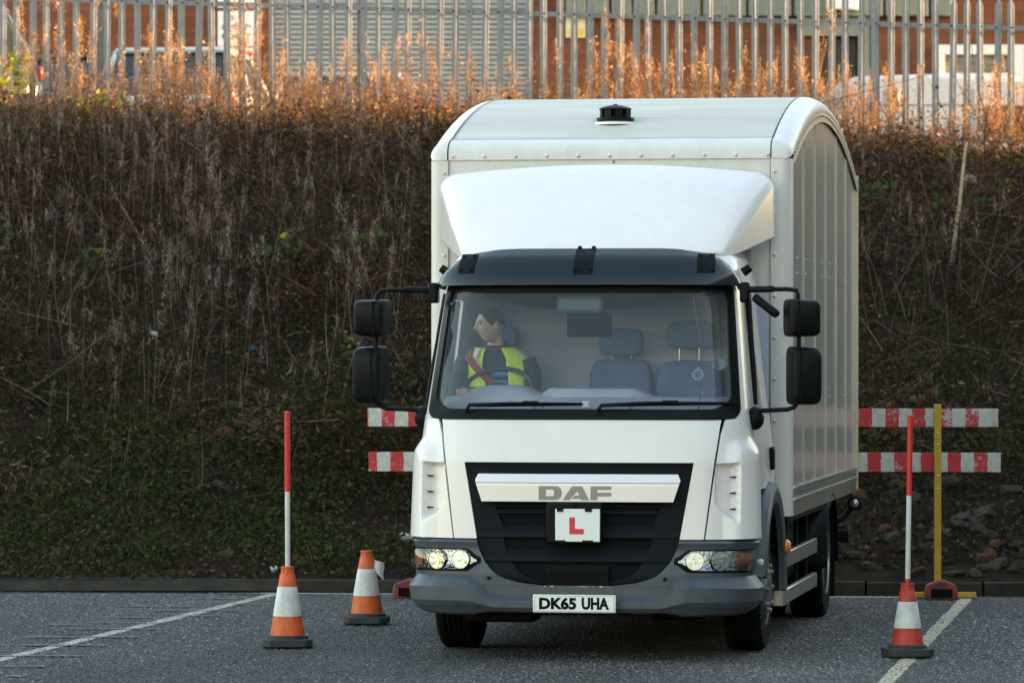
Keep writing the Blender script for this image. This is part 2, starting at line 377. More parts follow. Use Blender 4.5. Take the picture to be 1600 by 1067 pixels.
yard = obj('yard', YV, [(i, i+1, 29+i+1, 29+i) for i in range(28)], M['asphalt']); tag(yard, kind='structure')
# kerb
kerb = MB().add([(-40, kerb_y(-9)+.10, .02), (40, kerb_y(9)+.10, .02), (40, kerb_y(9)+.16, .1), (-40, kerb_y(-9)+.16, .1)], [(0, 1, 2, 3)]).build('kerb', M['kerb']); tag(kerb, kind='structure')
ang = math.atan(-.0877)
ks = MB().box(-.452, .452, 0, .125, -.05, .115).build('kerb_stone', M['kerb'], kerb, bevel=.012)
i0 = 0
for i, x in enumerate(np.arange(-11.4, 11.5, .915)):
    k = ks if i == 0 else ks.copy()
    if i: link(k, kerb)
    k.location = (x, kerb_y(x)+rnd.uniform(-.006, .006), rnd.uniform(-.008, .006)); k.rotation_euler = (rnd.uniform(-.01, .01), rnd.uniform(-.004, .004), ang+rnd.uniform(-.004, .004))
# painted lines: ribbons cut in short pieces so that the edge wanders
def ribbon(name, a, b, wd, m, z=.004, wob=.006):
    a = Vector((*a, z)); b = Vector((*b, z)); n = max(2, int((b-a).length/.12)); d = (b-a).normalized(); q = Vector((-d.y, d.x, 0))
    V = []
    for i in range(n+1):
        p = a.lerp(b, i/n); V += [p+q*(wd/2+rnd.uniform(-wob, wob)), p-q*(wd/2+rnd.uniform(-wob, wob))]
    o = obj(name, V, [(2*i+1, 2*i+3, 2*i+2, 2*i) for i in range(n)], m); tag(o, kind='structure'); return o
ribbon('bay_line', (-1.86, 35.04), (-3.62, 25.6), .105, M['linewhite'])
ribbon('bay_line', (3.535, 34.35), (2.02, 24.8), .10, M['linecream'])
ribbon('bay_line', (-2.0, kerb_y(-2)-.16), (3.62, kerb_y(3.6)-.28), .10, M['linewhite'], z=.008)
for (x0, x1, y) in [(-2.33,-1.99,34.93),(-2.47,-1.94,34.25),(-2.98,-2.42,33.26),(-2.13,-1.90,33.55),(-2.68,-2.02,32.74),(-2.86,-2.60,31.9),(-2.45,-2.12,32.1),(-2.98,-2.45,31.3),(-3.27,-3.05,31.1),(-3.13,-2.38,30.65),(-3.28,-2.52,29.8),(-3.4,-2.66,29.0),(-3.25,-2.72,28.02),(-3.13,-2.85,27.1),(-3.02,-2.92,26.3)]:
    ribbon('faint_hatch_line', (x0, y), (x1, y-.02), .06, M['linefaint'], z=.012, wob=.012)

# ------------------------------------------------------------------ brick building behind the fence
BY = 62.0
bd = empty('brick_building', (1.0, BY, 2.5)); tag(bd, 'orange brick industrial building with grey shutter behind the palisade fence', 'building')
def bpart(mb, name, m, **k):
    mb.V = [(x-1.0, y-BY, z-2.5) for x, y, z in mb.V]; return mb.build(name, m, bd, **k)
W = MB()
for x0, x1, z0, z1 in [(-22, -3.37, 2.5, 9), (-3.37, .31, 7.6, 9), (.31, 4.36, 2.5, 9), (4.36, 4.85, 6.27, 9), (4.85, 5.93, 2.5, 9), (5.93, 8.4, 2.5, 4.9), (5.93, 8.4, 6.16, 9), (8.4, 22, 2.5, 9)]:
    W.box(x0, x1, BY, BY+.3, z0, z1)
bpart(W, 'brick_wall', M['brick'])
bpart(MB().box(-22, 22, BY+.31, BY+14, 2.5, 8.9), 'building_core', M['doordark'])
bpart(MB().box(-22.3, 22.3, BY-.4, BY+14.3, 9.0, 9.3), 'roof', M['cladding'])
bpart(MB().box(-3.5, .44, BY-.02, BY-.005, 7.45, 7.75), 'shutter_hood', M['shutter'])
sl0 = None
z = 3.3
while z < 7.5:
    if sl0 is None:
        prof = [(0, 0), (-.028, .014), (-.034, .036), (-.028, .058), (0, .070)]
        sl0 = bpart(MB().prism([(BY+.12+a, 3.3+b) for a, b in prof], 'x', -3.36, .30), 'shutter_slat', M['shutter'])
        s = sl0
    else:
        s = sl0.copy(); link(s, bd)
    s.location.z = z-3.3; z += .0715
# grooved cladding band above the brick, ribs as separate sheets
cl0 = None
for i in range(17):
    x0 = .75+i*.32
    if cl0 is None: cl0 = bpart(MB().box(x0, x0+.29, BY-.16, BY-.004, 6.55, 8.98), 'cladding_panel', M['cladding'], bevel=.02); c = cl0
    else: c = cl0.copy(); link(c, bd)
    c.location.x = i*.32
bpart(MB().box(4.40, 4.84, BY-.30, BY-.165, 6.63, 7.2), 'wall_vent', M['upvc'], bevel=.02)
bpart(MB().box(4.37, 4.84, BY+.06, BY+.12, 2.5, 6.26), 'door', M['doordark'], bevel=.01)
bpart(MB().box(4.855, 5.12, BY-.08, BY-.003, 2.5, 6.54), 'door_pillar', M['cladding'], bevel=.01)
bpart(MB().box(4.0, 5.12, BY-.09, BY-.082, 6.28, 6.54), 'door_lintel', M['cladding'])
wn = MB()
for x0, x1, z0, z1 in [(5.93, 8.4, 6.02, 6.16), (5.93, 8.4, 4.9, 5.04), (5.93, 6.07, 5.04, 6.02), (7.05, 7.2, 5.04, 6.02), (8.26, 8.4, 5.04, 6.02), (6.07, 7.05, 5.70, 5.76), (7.2, 8.26, 5.70, 5.76)]:
    wn.box(x0, x1, BY-.03, BY+.10, z0, z1)
wf = bpart(wn, 'window', M['upvc'], bevel=.006)
def child_b(mb, name, m, par):
    mb.V = [(x-1.0, y-BY, z-2.5) for x, y, z in mb.V]; return mb.build(name, m, par)
blind = mat('window_blind', (.42, .33, .24), .7, col2=(.10, .08, .06), vscale=6, streak=(.4, 1, 3))
child_b(MB().box(6.07, 7.05, BY+.04, BY+.05, 5.04, 6.02), 'pane', blind, wf); child_b(MB().box(7.2, 8.26, BY+.04, BY+.05, 5.04, 6.02), 'pane', blind, wf)
# signs on the wall (things of their own)
def sign(name, label, x0, x1, z0, z1, m):
    e = empty(name, ((x0+x1)/2, BY-.02, z0)); tag(e, label, 'sign')
    MB().box(-(x1-x0)/2, (x1-x0)/2, -.012, .012, 0, z1-z0).build('panel', m, e); return e, (x1-x0)/2, z1-z0
s, hw_, h_ = sign('wall_sign', 'white notice with black capital lettering on brick wall beside shutter', -4.13, -3.60, 6.14, 6.63, M['signwhite'])
for i, t in enumerate(['NO', 'BEYOND', 'POINT']): text_mesh('lettering', t, (-.2 if i else -.18, .2 if i else -.04, .36-i*.13, .43-i*.13), .002, M['ink'], s, .01, -.0145)
s, hw_, h_ = sign('wall_sign', 'white header sign at the very top above the black lettered notice', -4.13, -3.60, 6.68, 6.92, M['signwhite'])
text_mesh('lettering', 'A', (-.05, .06, .10, .18), .002, M['ink'], s, .01, -.0145)
s, hw_, h_ = sign('wall_sign', 'white and red prohibition sign under the black lettered notice', -4.13, -3.60, 5.93, 6.12, M['signwhite'])
MB().lathe([(.062, -.003), (.062, .003), (.05, .003), (.05, -.003)], 20, 'y', (-.19, -.016, .1), False).build('ring', M['signred'], s)
MB().obox((-.19, -.016, .1), (.11, .004, .012), (0, R(45), 0)).build('slash', M['signred'], s)
MB().box(-.08, .23, -.0155, -.013, .06, .13).build('red_bar', M['signred'], s)
s, hw_, h_ = sign('warning_sign', 'cream and orange warning sign on the brick between shutter and cladding', .755, 1.03, 6.26, 6.68, M['signcream'])
MB().prism([(-.08, .22), (.08, .22), (0, .37)], 'y', -.017, -.0125).build('triangle', M['signyellow'], s)
MB().prism([(-.055, .233), (.055, .233), (0, .34)], 'y', -.020, -.0175).build('triangle_centre', M['signcream'], s)
for xx in (-.06, .07): MB().box(xx-.045, xx+.045, -.0165, -.0125, .02, .13).build('square', M['signyellow'], s)

# ------------------------------------------------------------------ vehicles in the yard
def wheel_set(e, L, wd, r=.31):
    for x in (L*.19, L*.81):
        for y in (-wd/2+.09, wd/2-.09):
            w_ = MB().lathe([(r*.6, -.09), (r, -.1), (r, .1), (r*.6, .09)], 20, 'y', (x, y, r)).build('wheel', M['rubber'], e, smooth=35)
            MB().lathe([(.02, -.1), (r*.58, -.105), (r*.58, .105), (.02, .1)], 16, 'y', (x, y, r)).build('rim', M['alu'], w_, smooth=35)
def car(name, label, loc, rz, paint, L=4.1, wd=1.74, H=1.47, plate=False):
    e = empty(name, loc, rz); tag(e, label, 'car')
    hb = H*.58
    body = [(0.03, .28), (0, .55), (.06, hb-.05), (.22, hb+.02), (L*.62, hb), (L*.93, hb-.16), (L-.02, hb-.32), (L, .45), (L-.05, .25)]
    MB().prism(body, 'y', -wd/2, wd/2).build('body', paint, e, bevel=.07, seg=3)
    b0, b1, t0, t1, iw = .12, L*.70, .48, L*.46, .13
    V = [(b0, -wd/2+.05, hb-.02), (b1, -wd/2+.05, hb-.02), (b1, wd/2-.05, hb-.02), (b0, wd/2-.05, hb-.02), (t0, -wd/2+.05+iw, H-.06), (t1, -wd/2+.05+iw, H-.06), (t1, wd/2-.05-iw, H-.06), (t0, wd/2-.05-iw, H-.06)]
    obj('windows', V, [(0,3,2,1),(4,5,6,7),(0,1,5,4),(1,2,6,5),(2,3,7,6),(3,0,4,7)], M['carglass'], e, bevel=.04)
    MB().box(t0-.06, t1+.08, -wd/2+iw+.03, wd/2-iw-.03, H-.075, H).build('roof', paint, e, bevel=.035, seg=3)
    for s_ in (-1, 1):
        for (xa, xb) in ((b0+.03, t0), (L*.33, L*.31), (b1-.02, t1)):
            MB().tube([(xa, s_*(wd/2-.045), hb), (xb, s_*(wd/2-.05-iw+.012), H-.05)], .035, 6).build('pillar', paint, e)
    for s_ in (-1, 1):
        MB().box(-.012, .25, min(s_*(wd/2-.30), s_*(wd/2+.004)), max(s_*(wd/2-.30), s_*(wd/2+.004)), hb-.19, hb-.03).build('tail_light', M['taillight'], e, bevel=.02)
    MB().box(-.05, .10, -wd/2+.02, wd/2-.02, .30, .52).build('rear_bumper', paint, e, bevel=.04)
    MB().box(-.062, -.052, -.26, .26, .58-.03, .66).build('number_plate', M['plateyellow'] if plate else M['platewhite'], e)
    wheel_set(e, L, wd); return e
car('parked_car', 'white hatchback with red tail lights parked behind the fence, tail towards us', (-4.35, 55.0, float(yard_z(-4.2))+.10), R(82), M['carwhite'], plate=True, H=1.42)
car('parked_car', 'black car parked behind the fence left of the white hatchback', (-5.75, 56.4, float(yard_z(-5.6))), R(60), M['carblack'], H=1.42)
car('parked_car', 'blue grey tall car at the left edge behind the fence', (-5.66, 51.4, float(yard_z(-6))), R(168), M['carblue'], L=4.4, H=1.62)
car('parked_car', 'silver car with black windows standing side-on before the grey shutter', (-4.0+.55, 58.6, float(yard_z(-2))), R(2), mat('car_silver', (.35, .36, .38), .3, metal=.5, coat=.5), H=1.55)
# white panel van
vn = empty('panel_van', (3.90, 52.0, 3.28), R(5)); tag(vn, 'white panel van parked behind the fence at right', 'van')
vb = [(0, .32), (-.01, .9), (.05, 1.72), (.14, 1.84), (1.2, 1.88), (2.6, 1.82), (3.15, 1.62), (3.62, 1.18), (4.35, .98), (4.5, .6), (4.48, .28)]
MB().prism(vb, 'y', 0, 1.74).build('body', M['carwhite'], vn, bevel=.06, seg=3)
MB().box(-.025, -.012, .06, .84, .45, 1.70).build('rear_door', M['carwhite'], vn, bevel=.01); MB().box(-.025, -.012, .90, 1.68, .45, 1.70).build('rear_door', M['carwhite'], vn, bevel=.01)
MB().prism([(.54, 1.40), (.63, 1.40), (.66, 1.45), (.67, 1.66), (.64, 1.70), (.56, 1.70)], 'y', -.012, .01).build('quarter_window', M['carblack'], vn, bevel=.01)
MB().prism([(-.03, .85), (.07, .85), (.09, 1.24), (-.025, 1.24)], 'y', -.012, .12).build('tail_light', M['taillight'], vn, bevel=.01)
MB().box(.15, 2.3, -.011, -.002, 1.50, 1.515).build('side_crease', M['galv'], vn)
MB().prism([(1.62, 1.12), (1.62, 1.52), (2.25, 1.50), (2.7, 1.12)], 'y', -.008, .01).build('side_window', M['carglass'], vn)
MB().prism([(2.9, 1.6), (3.15, 1.57), (3.58, 1.17), (3.4, 1.15)], 'y', -.004, 1.744).build('windscreen', M['carglass'], vn)
MB().box(1.55, 1.56, -.006, 0, .45, 1.7).build('door_gap', M['galv'], vn)
wheel_set(vn, 4.4, 1.74)
for c in vn.children:
    if c.name.startswith('wheel'): c.location.y = .87

# ------------------------------------------------------------------ palisade fence
FY = 45.0
fe = empty('palisade_fence', (0, FY, 4.0)); tag(fe, 'grey galvanised palisade fence with pointed pales along the bank top', 'fence')
def rail_z(x): return 5.343-.030*x
hw, hh = .035, 1.0
def pale_mesh(h):
    # W profile: three facets with folded edges, top cut to a point
    xs_ = [-.035, -.030, -.012, 0, .012, .030, .035]; yy = [.004, 0, 0, -.006, 0, 0, .004]
    V = [(x, y, 0) for x, y in zip(xs_, yy)]+[(x, y, h-.075) for x, y in zip(xs_, yy)]+[(x*.75, y, h-.045) for x, y in zip(xs_, yy)]+[(x*.14, y*.4, h) for x, y in zip(xs_, yy)]
    F = [(r*7+i, r*7+i+1, (r+1)*7+i+1, (r+1)*7+i) for r in range(3) for i in range(6)]
    k = len(V); V2 = [(x, y+.004, z) for x, y, z in V]; F2 = [tuple(q+k for q in f)[::-1] for f in F]
    sd = [(r*7+c, (r+1)*7+c, (r+1)*7+c+k, r*7+c+k) for r in range(3) for c in (0, 6)]
    return V+V2, F+F2+sd
pv, pf = pale_mesh(1.78)
p0 = obj('pale', pv, pf, M['galv'], fe)
for i in range(-56, 57):
    p = p0 if i == -56 else p0.copy()
    if i > -56: link(p, fe)
    x = i*.1535+.02; p.location = (x+rnd.uniform(-.004, .004), -.04, rail_z(x)+.29-1.78-4.0+rnd.uniform(-.008, .008)); p.rotation_euler = (rnd.uniform(-.006, .006), rnd.uniform(-.014, .014)+.004, rnd.uniform(-.04, .04))
for dz in (0, -1.15):
    a, b = (-9, .0, rail_z(-9)-4+dz), (9, .0, rail_z(9)-4+dz)
    MB().add([(a[0], -.02, a[2]-.025), (b[0], -.02, b[2]-.025), (b[0], -.02, b[2]+.025), (a[0], -.02, a[2]+.025), (a[0], .03, a[2]+.025), (b[0], .03, b[2]+.025), (b[0], .03, b[2]+.019), (a[0], .03, a[2]+.019), (b[0], -.014, b[2]+.019), (a[0], -.014, a[2]+.019), (b[0], -.014, b[2]-.025), (a[0], -.014, a[2]-.025)],
             [(0,1,2,3),(3,2,5,4),(4,5,6,7),(7,6,8,9),(9,8,10,11),(11,10,1,0)]).build('rail', M['galv'], fe)
for x in (-6.85, -4.22, -1.53, 1.10, 3.70, 6.3):
    zt = rail_z(x)-4+.30
    q = MB().box(x-.05, x+.05, .034, .041, -1.0, zt).box(x-.004, x+.004, .041, .125, -1.0, zt).box(x-.05, x+.05, .125, .132, -1.0, zt).build('post', M['galv'], fe)
bl = MB()
for i in range(-56, 57):
    x = i*.1535+.02; bl.lathe([(.011, 0), (.011, -.008), (.004, -.012)], 6, 'y', (x, -.055, rail_z(x)-4))
tag(bl.build('bolts', M['chassis'], fe), kind='stuff')

# ------------------------------------------------------------------ unseen shed added out of frame on the right to shade the car park
sh = empty('shade_caster', (50, 13.6, 0)); tag(sh, 'large grey clad shade caster, unseen, added right of the picture to shade the car park', 'building')
MB().box(-36, 95, -45, 26.4, 0, .9).build('plinth', M['brick'], sh)
MB().box(-35.9, 94.9, -44.9, 26.3, .9, 10.5).build('cladding', M['cladding'], sh)
MB().box(-36.3, 95.3, -45.3, 26.6, 10.5, CASTER_H).build('roof', M['shutter'], sh)
for k in range(5): MB().box(-36.03, -35.91, -38+k*13, -32+k*13, 0.01, 5).build('caster_door', M['shutter'], sh)
# ------------------------------------------------------------------ stone chips proud of the tarmac
def chips():
    N = 190000; y = 24.8+10.6*rng.random(N)**1.25; x = (rng.random(N)*2-1)*(.122*y+.3)
    k = y < kerb_y(x)-.03; x, y = x[k], y[k]; N = len(x)
    a = rng.uniform(0, 6.28, N); s = rng.uniform(.0045, .0135, N); h = s*rng.uniform(.25, .8, N)
    V = np.zeros((N, 4, 3))
    for j in range(3):
        b = a+j*2.094; V[:, j, 0] = x+s*np.cos(b); V[:, j, 1] = y+s*np.sin(b); V[:, j, 2] = .0008
    V[:, 3, 0] = x; V[:, 3, 1] = y; V[:, 3, 2] = h
    i = np.arange(N)*4; F = np.concatenate([np.stack([i+j, i+(j+1) % 3, i+3], 1) for j in range(3)])
    c = np.clip(rng.lognormal(math.log(.080), .60, N), .014, .42)[:, None]*np.array([[1.08, 1.0, .97]])*np.clip(.95+bumps(x*.55, y*.45)*3.2+bumps(x*2.1, y*.9)*1.5, .35, 1.5)[:, None]
    o = np_mesh('tarmac_chips', V.reshape(-1, 3), F, M['chip'], np.repeat(c, 4, 0)); tag(o, 'grey stone chips in the tarmac surface', 'tarmac', kind='stuff')
M['chip'] = bpy.data.materials.new('stone_chip'); M['chip'].use_nodes = True
_a = M['chip'].node_tree.nodes.new('ShaderNodeAttribute'); _a.attribute_name = 'Col'; M['chip'].node_tree.links.new(_a.outputs[0], M['chip'].node_tree.nodes['Principled BSDF'].inputs['Base Color']); M['chip'].node_tree.nodes['Principled BSDF'].inputs['Roughness'].default_value = .6
chips()
# ================================================================== VEGETATION
def frames(d):
    d = d/np.linalg.norm(d, axis=1, keepdims=True); a = np.where(np.abs(d[:, 2:3]) < .9, np.array([[0, 0, 1.]]), np.array([[1., 0, 0]]))
    u = np.cross(d, a); u /= np.linalg.norm(u, axis=1, keepdims=True); return d, u, np.cross(d, u)
def stalks(P, D, L, r, bend, K=4, tip=.35):
    """3-sided tapering bent stalks. P,D (N,3) L,r (N,) bend (N,3) sideways sag at the tip. returns V,F and node positions"""
    N = len(P); t = np.linspace(0, 1, K)
    D, u, v = frames(D)
    nodes = P[:, None]+D[:, None]*(L[:, None]*t)[..., None]+bend[:, None]*(t**2)[None, :, None]
    V = np.zeros((N, K, 3, 3))
    for k in range(3):
        a = 2*math.pi*k/3; o = u*math.cos(a)+v*math.sin(a); V[:, :, k] = nodes+o[:, None]*(r[:, None]*(1-(1-tip)*t))[..., None]
    idx = np.arange(N*K*3).reshape(N, K, 3); F = []
    for k in range(3):
        k2 = (k+1) % 3; F.append(np.stack([idx[:, :-1, k], idx[:, :-1, k2], idx[:, 1:, k2], idx[:, 1:, k]], -1).reshape(-1, 4))
    return V.reshape(-1, 3), np.concatenate(F), nodes
def leaves(P, size, asp=.5, up=.5):
    N = len(P); d = rng.normal(0, 1, (N, 3)); d[:, 2] = d[:, 2]*.6+rng.normal(0, .2, N); d, u, v = frames(d)
    n = rng.normal(0, 1, (N, 3)); n[:, 1] -= up; u = np.cross(d, n); u /= np.linalg.norm(u, axis=1, keepdims=True)+1e-9; nn = np.cross(u, d)
    s = size[:, None]
    V = np.stack([P-d*s*.5, P+u*s*asp*.5+nn*s*.08, P+d*s*.55-nn*s*.1, P-u*s*asp*.5+nn*s*.08], 1)
    return V.reshape(-1, 3), np.arange(4*N).reshape(N, 4)
def ribbons(P, D, L, wdt, bend, K=3):
    N = len(P); t = np.linspace(0, 1, K); D, u, v = frames(D)
    nodes = P[:, None]+D[:, None]*(L[:, None]*t)[..., None]+bend[:, None]*(t**2)[None, :, None]
    wv = wdt[:, None]*(1-.85*t)
    V = np.stack([nodes-u[:, None]*wv[..., None], nodes+u[:, None]*wv[..., None]], 2)
    idx = np.arange(N*K*2).reshape(N, K, 2)
    F = np.stack([idx[:, :-1, 0], idx[:, :-1, 1], idx[:, 1:, 1], idx[:, 1:, 0]], -1).reshape(-1, 4)
    return V.reshape(-1, 3), F
class Veg:
    def __init__(s): s.V = []; s.F = []; s.C = []; s.n = 0
    def add(s, V, F, C, per):
        s.V.append(V); s.F.append(F+s.n); s.C.append(np.repeat(C, per, 0)); s.n += len(V)
    def build(s, name, m, parent=None): return np_mesh(name, np.concatenate(s.V), np.concatenate(s.F), m, np.concatenate(s.C), parent)
def pal(N, cols, var=.25, p=None):
    c = np.array(cols)[rng.choice(len(cols), N, p=p)]; return np.clip(c*rng.uniform(1-var, 1+var, (N, 1))*rng.uniform(.93, 1.07, (N, 3)), 0, 1)
def on_bank(x, y): return np.stack([x, y, bank_z(x, y)], 1)
def tfrac(x, y): y0 = kerb_y(x)+.12; return np.clip((y-y0)/(44.2-y0), 0, 1)
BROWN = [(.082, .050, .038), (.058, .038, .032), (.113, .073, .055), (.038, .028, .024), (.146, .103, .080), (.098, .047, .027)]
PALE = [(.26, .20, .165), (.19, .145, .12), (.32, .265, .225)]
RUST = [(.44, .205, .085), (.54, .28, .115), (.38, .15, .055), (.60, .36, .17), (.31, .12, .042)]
def rx(n, a=-8.2, b=8.2): return rng.uniform(a, b, n)
def clump(x, y, f=1.0):
    return .5+.5*np.sin(x*1.7*f+1.3*np.sin(y*1.1*f)+.6)*np.sin(y*1.35*f+1.1*np.sin(x*.9*f)+2.1)

# --- dead stalks over the upper and middle slope
v = Veg()
N = 15000; x = rx(N); y = 36.6+(44.6-36.6)*rng.beta(1.5, 1.0, N)
keep = rng.random(N) < np.clip(.22+.9*tfrac(x, y), 0, 1)*(.30+.70*clump(x, y))*np.where(x > 1.5, .75, 1); x, y = x[keep], y[keep]; N = len(x)
P = on_bank(x, y); L = rng.uniform(.30, .95, N)*(.6+.5*tfrac(x, y))*np.interp(y, [41.8, 43.3], [1, .26]); D = np.stack([rng.normal(0, .30, N), rng.normal(-.12, .25, N), np.ones(N)], 1)
lay = rng.random(N) < .34; D[lay] = np.stack([rng.normal(0, 1, lay.sum()), rng.normal(-.5, .4, lay.sum()), rng.uniform(.1, .6, lay.sum())], 1)
bend = np.stack([rng.normal(0, .10, N), rng.normal(-.06, .1, N), -rng.uniform(0, .10, N)], 1)
V, F, nd = stalks(P, D, L, rng.uniform(.0022, .0060, N), bend, 4)
v.add(V, F, pal(N, BROWN+PALE, .35, [.18, .18, .16, .12, .12, .07, .06, .07, .04]), 12)
# side twigs
T = 3*N; k = rng.integers(0, N, T); j = rng.integers(1, 4, T); TP = nd[k, j]
TD = np.stack([rng.normal(0, .7, T), rng.normal(-.15, .5, T), rng.uniform(.1, .9, T)], 1)
V, F, nd2 = stalks(TP, TD, rng.uniform(.08, .30, T), rng.uniform(.0014, .003, T), rng.normal(0, .04, (T, 3)), 3)
v.add(V, F, pal(T, BROWN+PALE, .35, [.2, .2, .16, .16, .1, .08, .03, .05, .02]), 9)
stem_tips = nd2[:, -1]
# withered leaves
Q = 60000; k = rng.integers(0, T, Q); LP = nd2[k, rng.integers(0, 3, Q)]+rng.normal(0, .035, (Q, 3))
V, F = leaves(LP, rng.uniform(.015, .050, Q), .45); v.add(V, F, pal(Q, BROWN+[(.16, .11, .08), (.055, .055, .025)], .4), 4)
tag(v.build('dead_stalks', M['veg']), 'tangle of dead brown stalks and withered leaves covering the bank', 'weeds', kind='stuff')

# --- patches of dead fern and dock: rust, dark red-brown, olive
v = Veg(); K_ = 60; cx = rng.uniform(-6.4, 6.4, K_); cy = 36.8+6.4*rng.random(K_); hue = rng.integers(0, 4, K_); PC = [[(.11, .045, .022), (.08, .035, .02)], [(.060, .032, .024), (.045, .026, .02)], [(.085, .07, .03), (.06, .058, .024)], [(.15, .105, .075), (.11, .078, .058)]]
for i in range(K_):
    n_ = int(rng.integers(160, 420)); r_ = rng.uniform(.15, .42); x = cx[i]+rng.normal(0, r_, n_); y = cy[i]+rng.normal(0, r_*.6, n_)
    P = on_bank(x, y)+np.stack([np.zeros(n_), np.full(n_, -.08), np.abs(rng.normal(0, .20, n_))], 1); V, F = leaves(P, rng.uniform(.03, .085, n_), .38, .8); v.add(V, F, pal(n_, PC[hue[i]], .45), 4)
tag(v.build('dead_fern', M['leaf']), 'patches of rust and olive dead fern on the bank', 'fern', kind='stuff')

# --- thatch of dry grass lying on the slope
v = Veg(); N = 42000; x = rx(N); y = 35.3+9.2*rng.random(N); t = tfrac(x, y)
keep = rng.random(N) < np.where(x > 1.2, .6+.3*t, .45+.45*t)*(.4+.6*clump(x, y, 1.6)); x, y = x[keep], y[keep]; N = len(x)
P = on_bank(x, y)+np.array([0, 0, -.01]); D = np.stack([rng.normal(0, .6, N), rng.normal(-.55, .5, N), rng.uniform(.25, 1, N)], 1)
V, F = ribbons(P, D, rng.uniform(.10, .34, N), rng.uniform(.0018, .0045, N), np.stack([rng.normal(0, .06, N), rng.normal(-.05, .06, N), -rng.uniform(.02, .16, N)], 1), 4)
v.add(V, F, pal(N, BROWN+PALE+[(.10, .10, .045), (.065, .075, .03)], .4, [.17, .17, .14, .12, .1, .06, .04, .05, .02, .07, .06]), 8)
tag(v.build('dry_grass', M['veg']), 'dry brown grass lying in tufts on the bank', 'grass', kind='stuff')

# --- leaf litter hiding the soil
v = Veg(); N = 90000; x = rx(N); y = 35.2+9.0*rng.random(N); P = on_bank(x, y)+np.stack([np.zeros(N), np.zeros(N), rng.uniform(0, .05, N)], 1)
V, F = leaves(P, rng.uniform(.015, .06, N), .6, .8); v.add(V, F, pal(N, BROWN+[(.06, .05, .022), (.035, .04, .016)], .5), 4)
tag(v.build('leaf_litter', M['leaf']), 'dead leaves littering the whole bank', 'leaf litter', kind='stuff')

# --- low green ground cover on the lower slope
v = Veg(); N = 230000; x = rx(N); y = 35.35+rng.beta(1.15, 1.9, N)*7.5; t = tfrac(x, y)
g = clump(x+3, y, 1.25)*clump(x, y*1.3+2, 2.3)
dens = np.where(x < .9, np.exp(-((t-.22)/.24)**2)*1.0+.05, np.exp(-((t-.42)/.18)**2)*.45+.06)*np.clip(g*2.3+.02, 0, 1)
keep = rng.random(N) < dens; x, y = x[keep], y[keep]; N = len(x)
P = on_bank(x, y)+np.stack([rng.normal(0, .02, N), rng.normal(-.02, .03, N), rng.uniform(0, .10, N)], 1)
V, F = leaves(P, rng.uniform(.016, .050, N), .75, 1.0)
gcol = pal(N, [(.042, .056, .021), (.052, .068, .026), (.034, .044, .019), (.070, .084, .034), (.07, .065, .03), (.05, .04, .025)], .4, [.25, .22, .2, .12, .11, .10])
v.add(V, F, gcol, 4)
N = 26000; x = rx(N); y = 35.3+rng.beta(1.1, 1.7, N)*7; t = tfrac(x, y); keep = rng.random(N) < np.exp(-((t-.28)/.25)**2)*(.25+.75*clump(x-1, y, 1.9)); x, y = x[keep], y[keep]; N = len(x)
V, F = ribbons(on_bank(x, y), np.stack([rng.normal(0, .5, N), rng.normal(-.3, .4, N), np.ones(N)], 1), rng.uniform(.06, .20, N), rng.uniform(.0016, .0035, N), np.stack([rng.normal(0, .04, N), rng.normal(-.03, .04, N), -rng.uniform(0, .06, N)], 1), 3)
v.add(V, F, pal(N, [(.055, .062, .026), (.07, .065, .03), (.042, .052, .022), (.10, .085, .045), (.085, .06, .04)], .35), 6)
tag(v.build('ground_cover', M['leaf']), 'low green creeping plants over the foot of the bank', 'ground cover', kind='stuff')

# --- feathery seed heads on the slope
def plume(v, P, h, wd, n, cols, curl=.03, droop=.0):
    """seed plumes: many fine curved hairs along the last part of a stalk; P (N,3) base of plume, h (N,) height"""
    N = len(P); k = np.repeat(np.arange(N), n); t = rng.random(N*n)
    B = P[k]+np.stack([rng.normal(0, 1, N*n)*wd*(1-t)*.35, rng.normal(0, 1, N*n)*wd*(1-t)*.35, t*h[k]], 1)
    D = np.stack([rng.normal(0, .8, N*n), rng.normal(0, .8, N*n), rng.uniform(.0, 1.0, N*n)-droop], 1)
    V, F = ribbons(B, D, rng.uniform(.35, 1, N*n)*wd*(1.15-t), rng.uniform(.0018, .0042, N*n), rng.normal(0, curl, (N*n, 3)), 3)
    v.add(V, F, pal(N*n, cols, .25), 6)
v = Veg()
cx, cy = rx(130), 37.6+5.6*rng.beta(1.5, 1.2, 130); cx[:90] = rng.uniform(-6, -.8, 90)
x = (cx[:, None]+rng.normal(0, .13, (130, 6))).ravel(); y = (cy[:, None]+rng.normal(0, .15, (130, 6))).ravel(); N = len(x)
P = on_bank(x, y); L = rng.uniform(.45, 1.0, N); D = np.stack([rng.normal(0, .15, N), rng.normal(-.12, .15, N), np.ones(N)], 1)
V, F, nd = stalks(P, D, L, np.full(N, .0035), np.zeros((N, 3)), 4); v.add(V, F, pal(N, PALE[:2]+BROWN[:2], .3), 12)
plume(v, nd[:, -1]-np.array([0, 0, .12]), rng.uniform(.12, .22, N), .055, 46, [(.30, .245, .225), (.22, .175, .16), (.40, .345, .32), (.15, .11, .10), (.12, .085, .075)], .025, .2)
tag(v.build('seed_heads', M['veg']), 'pale feathery seed heads scattered over the bank', 'weeds', kind='stuff')

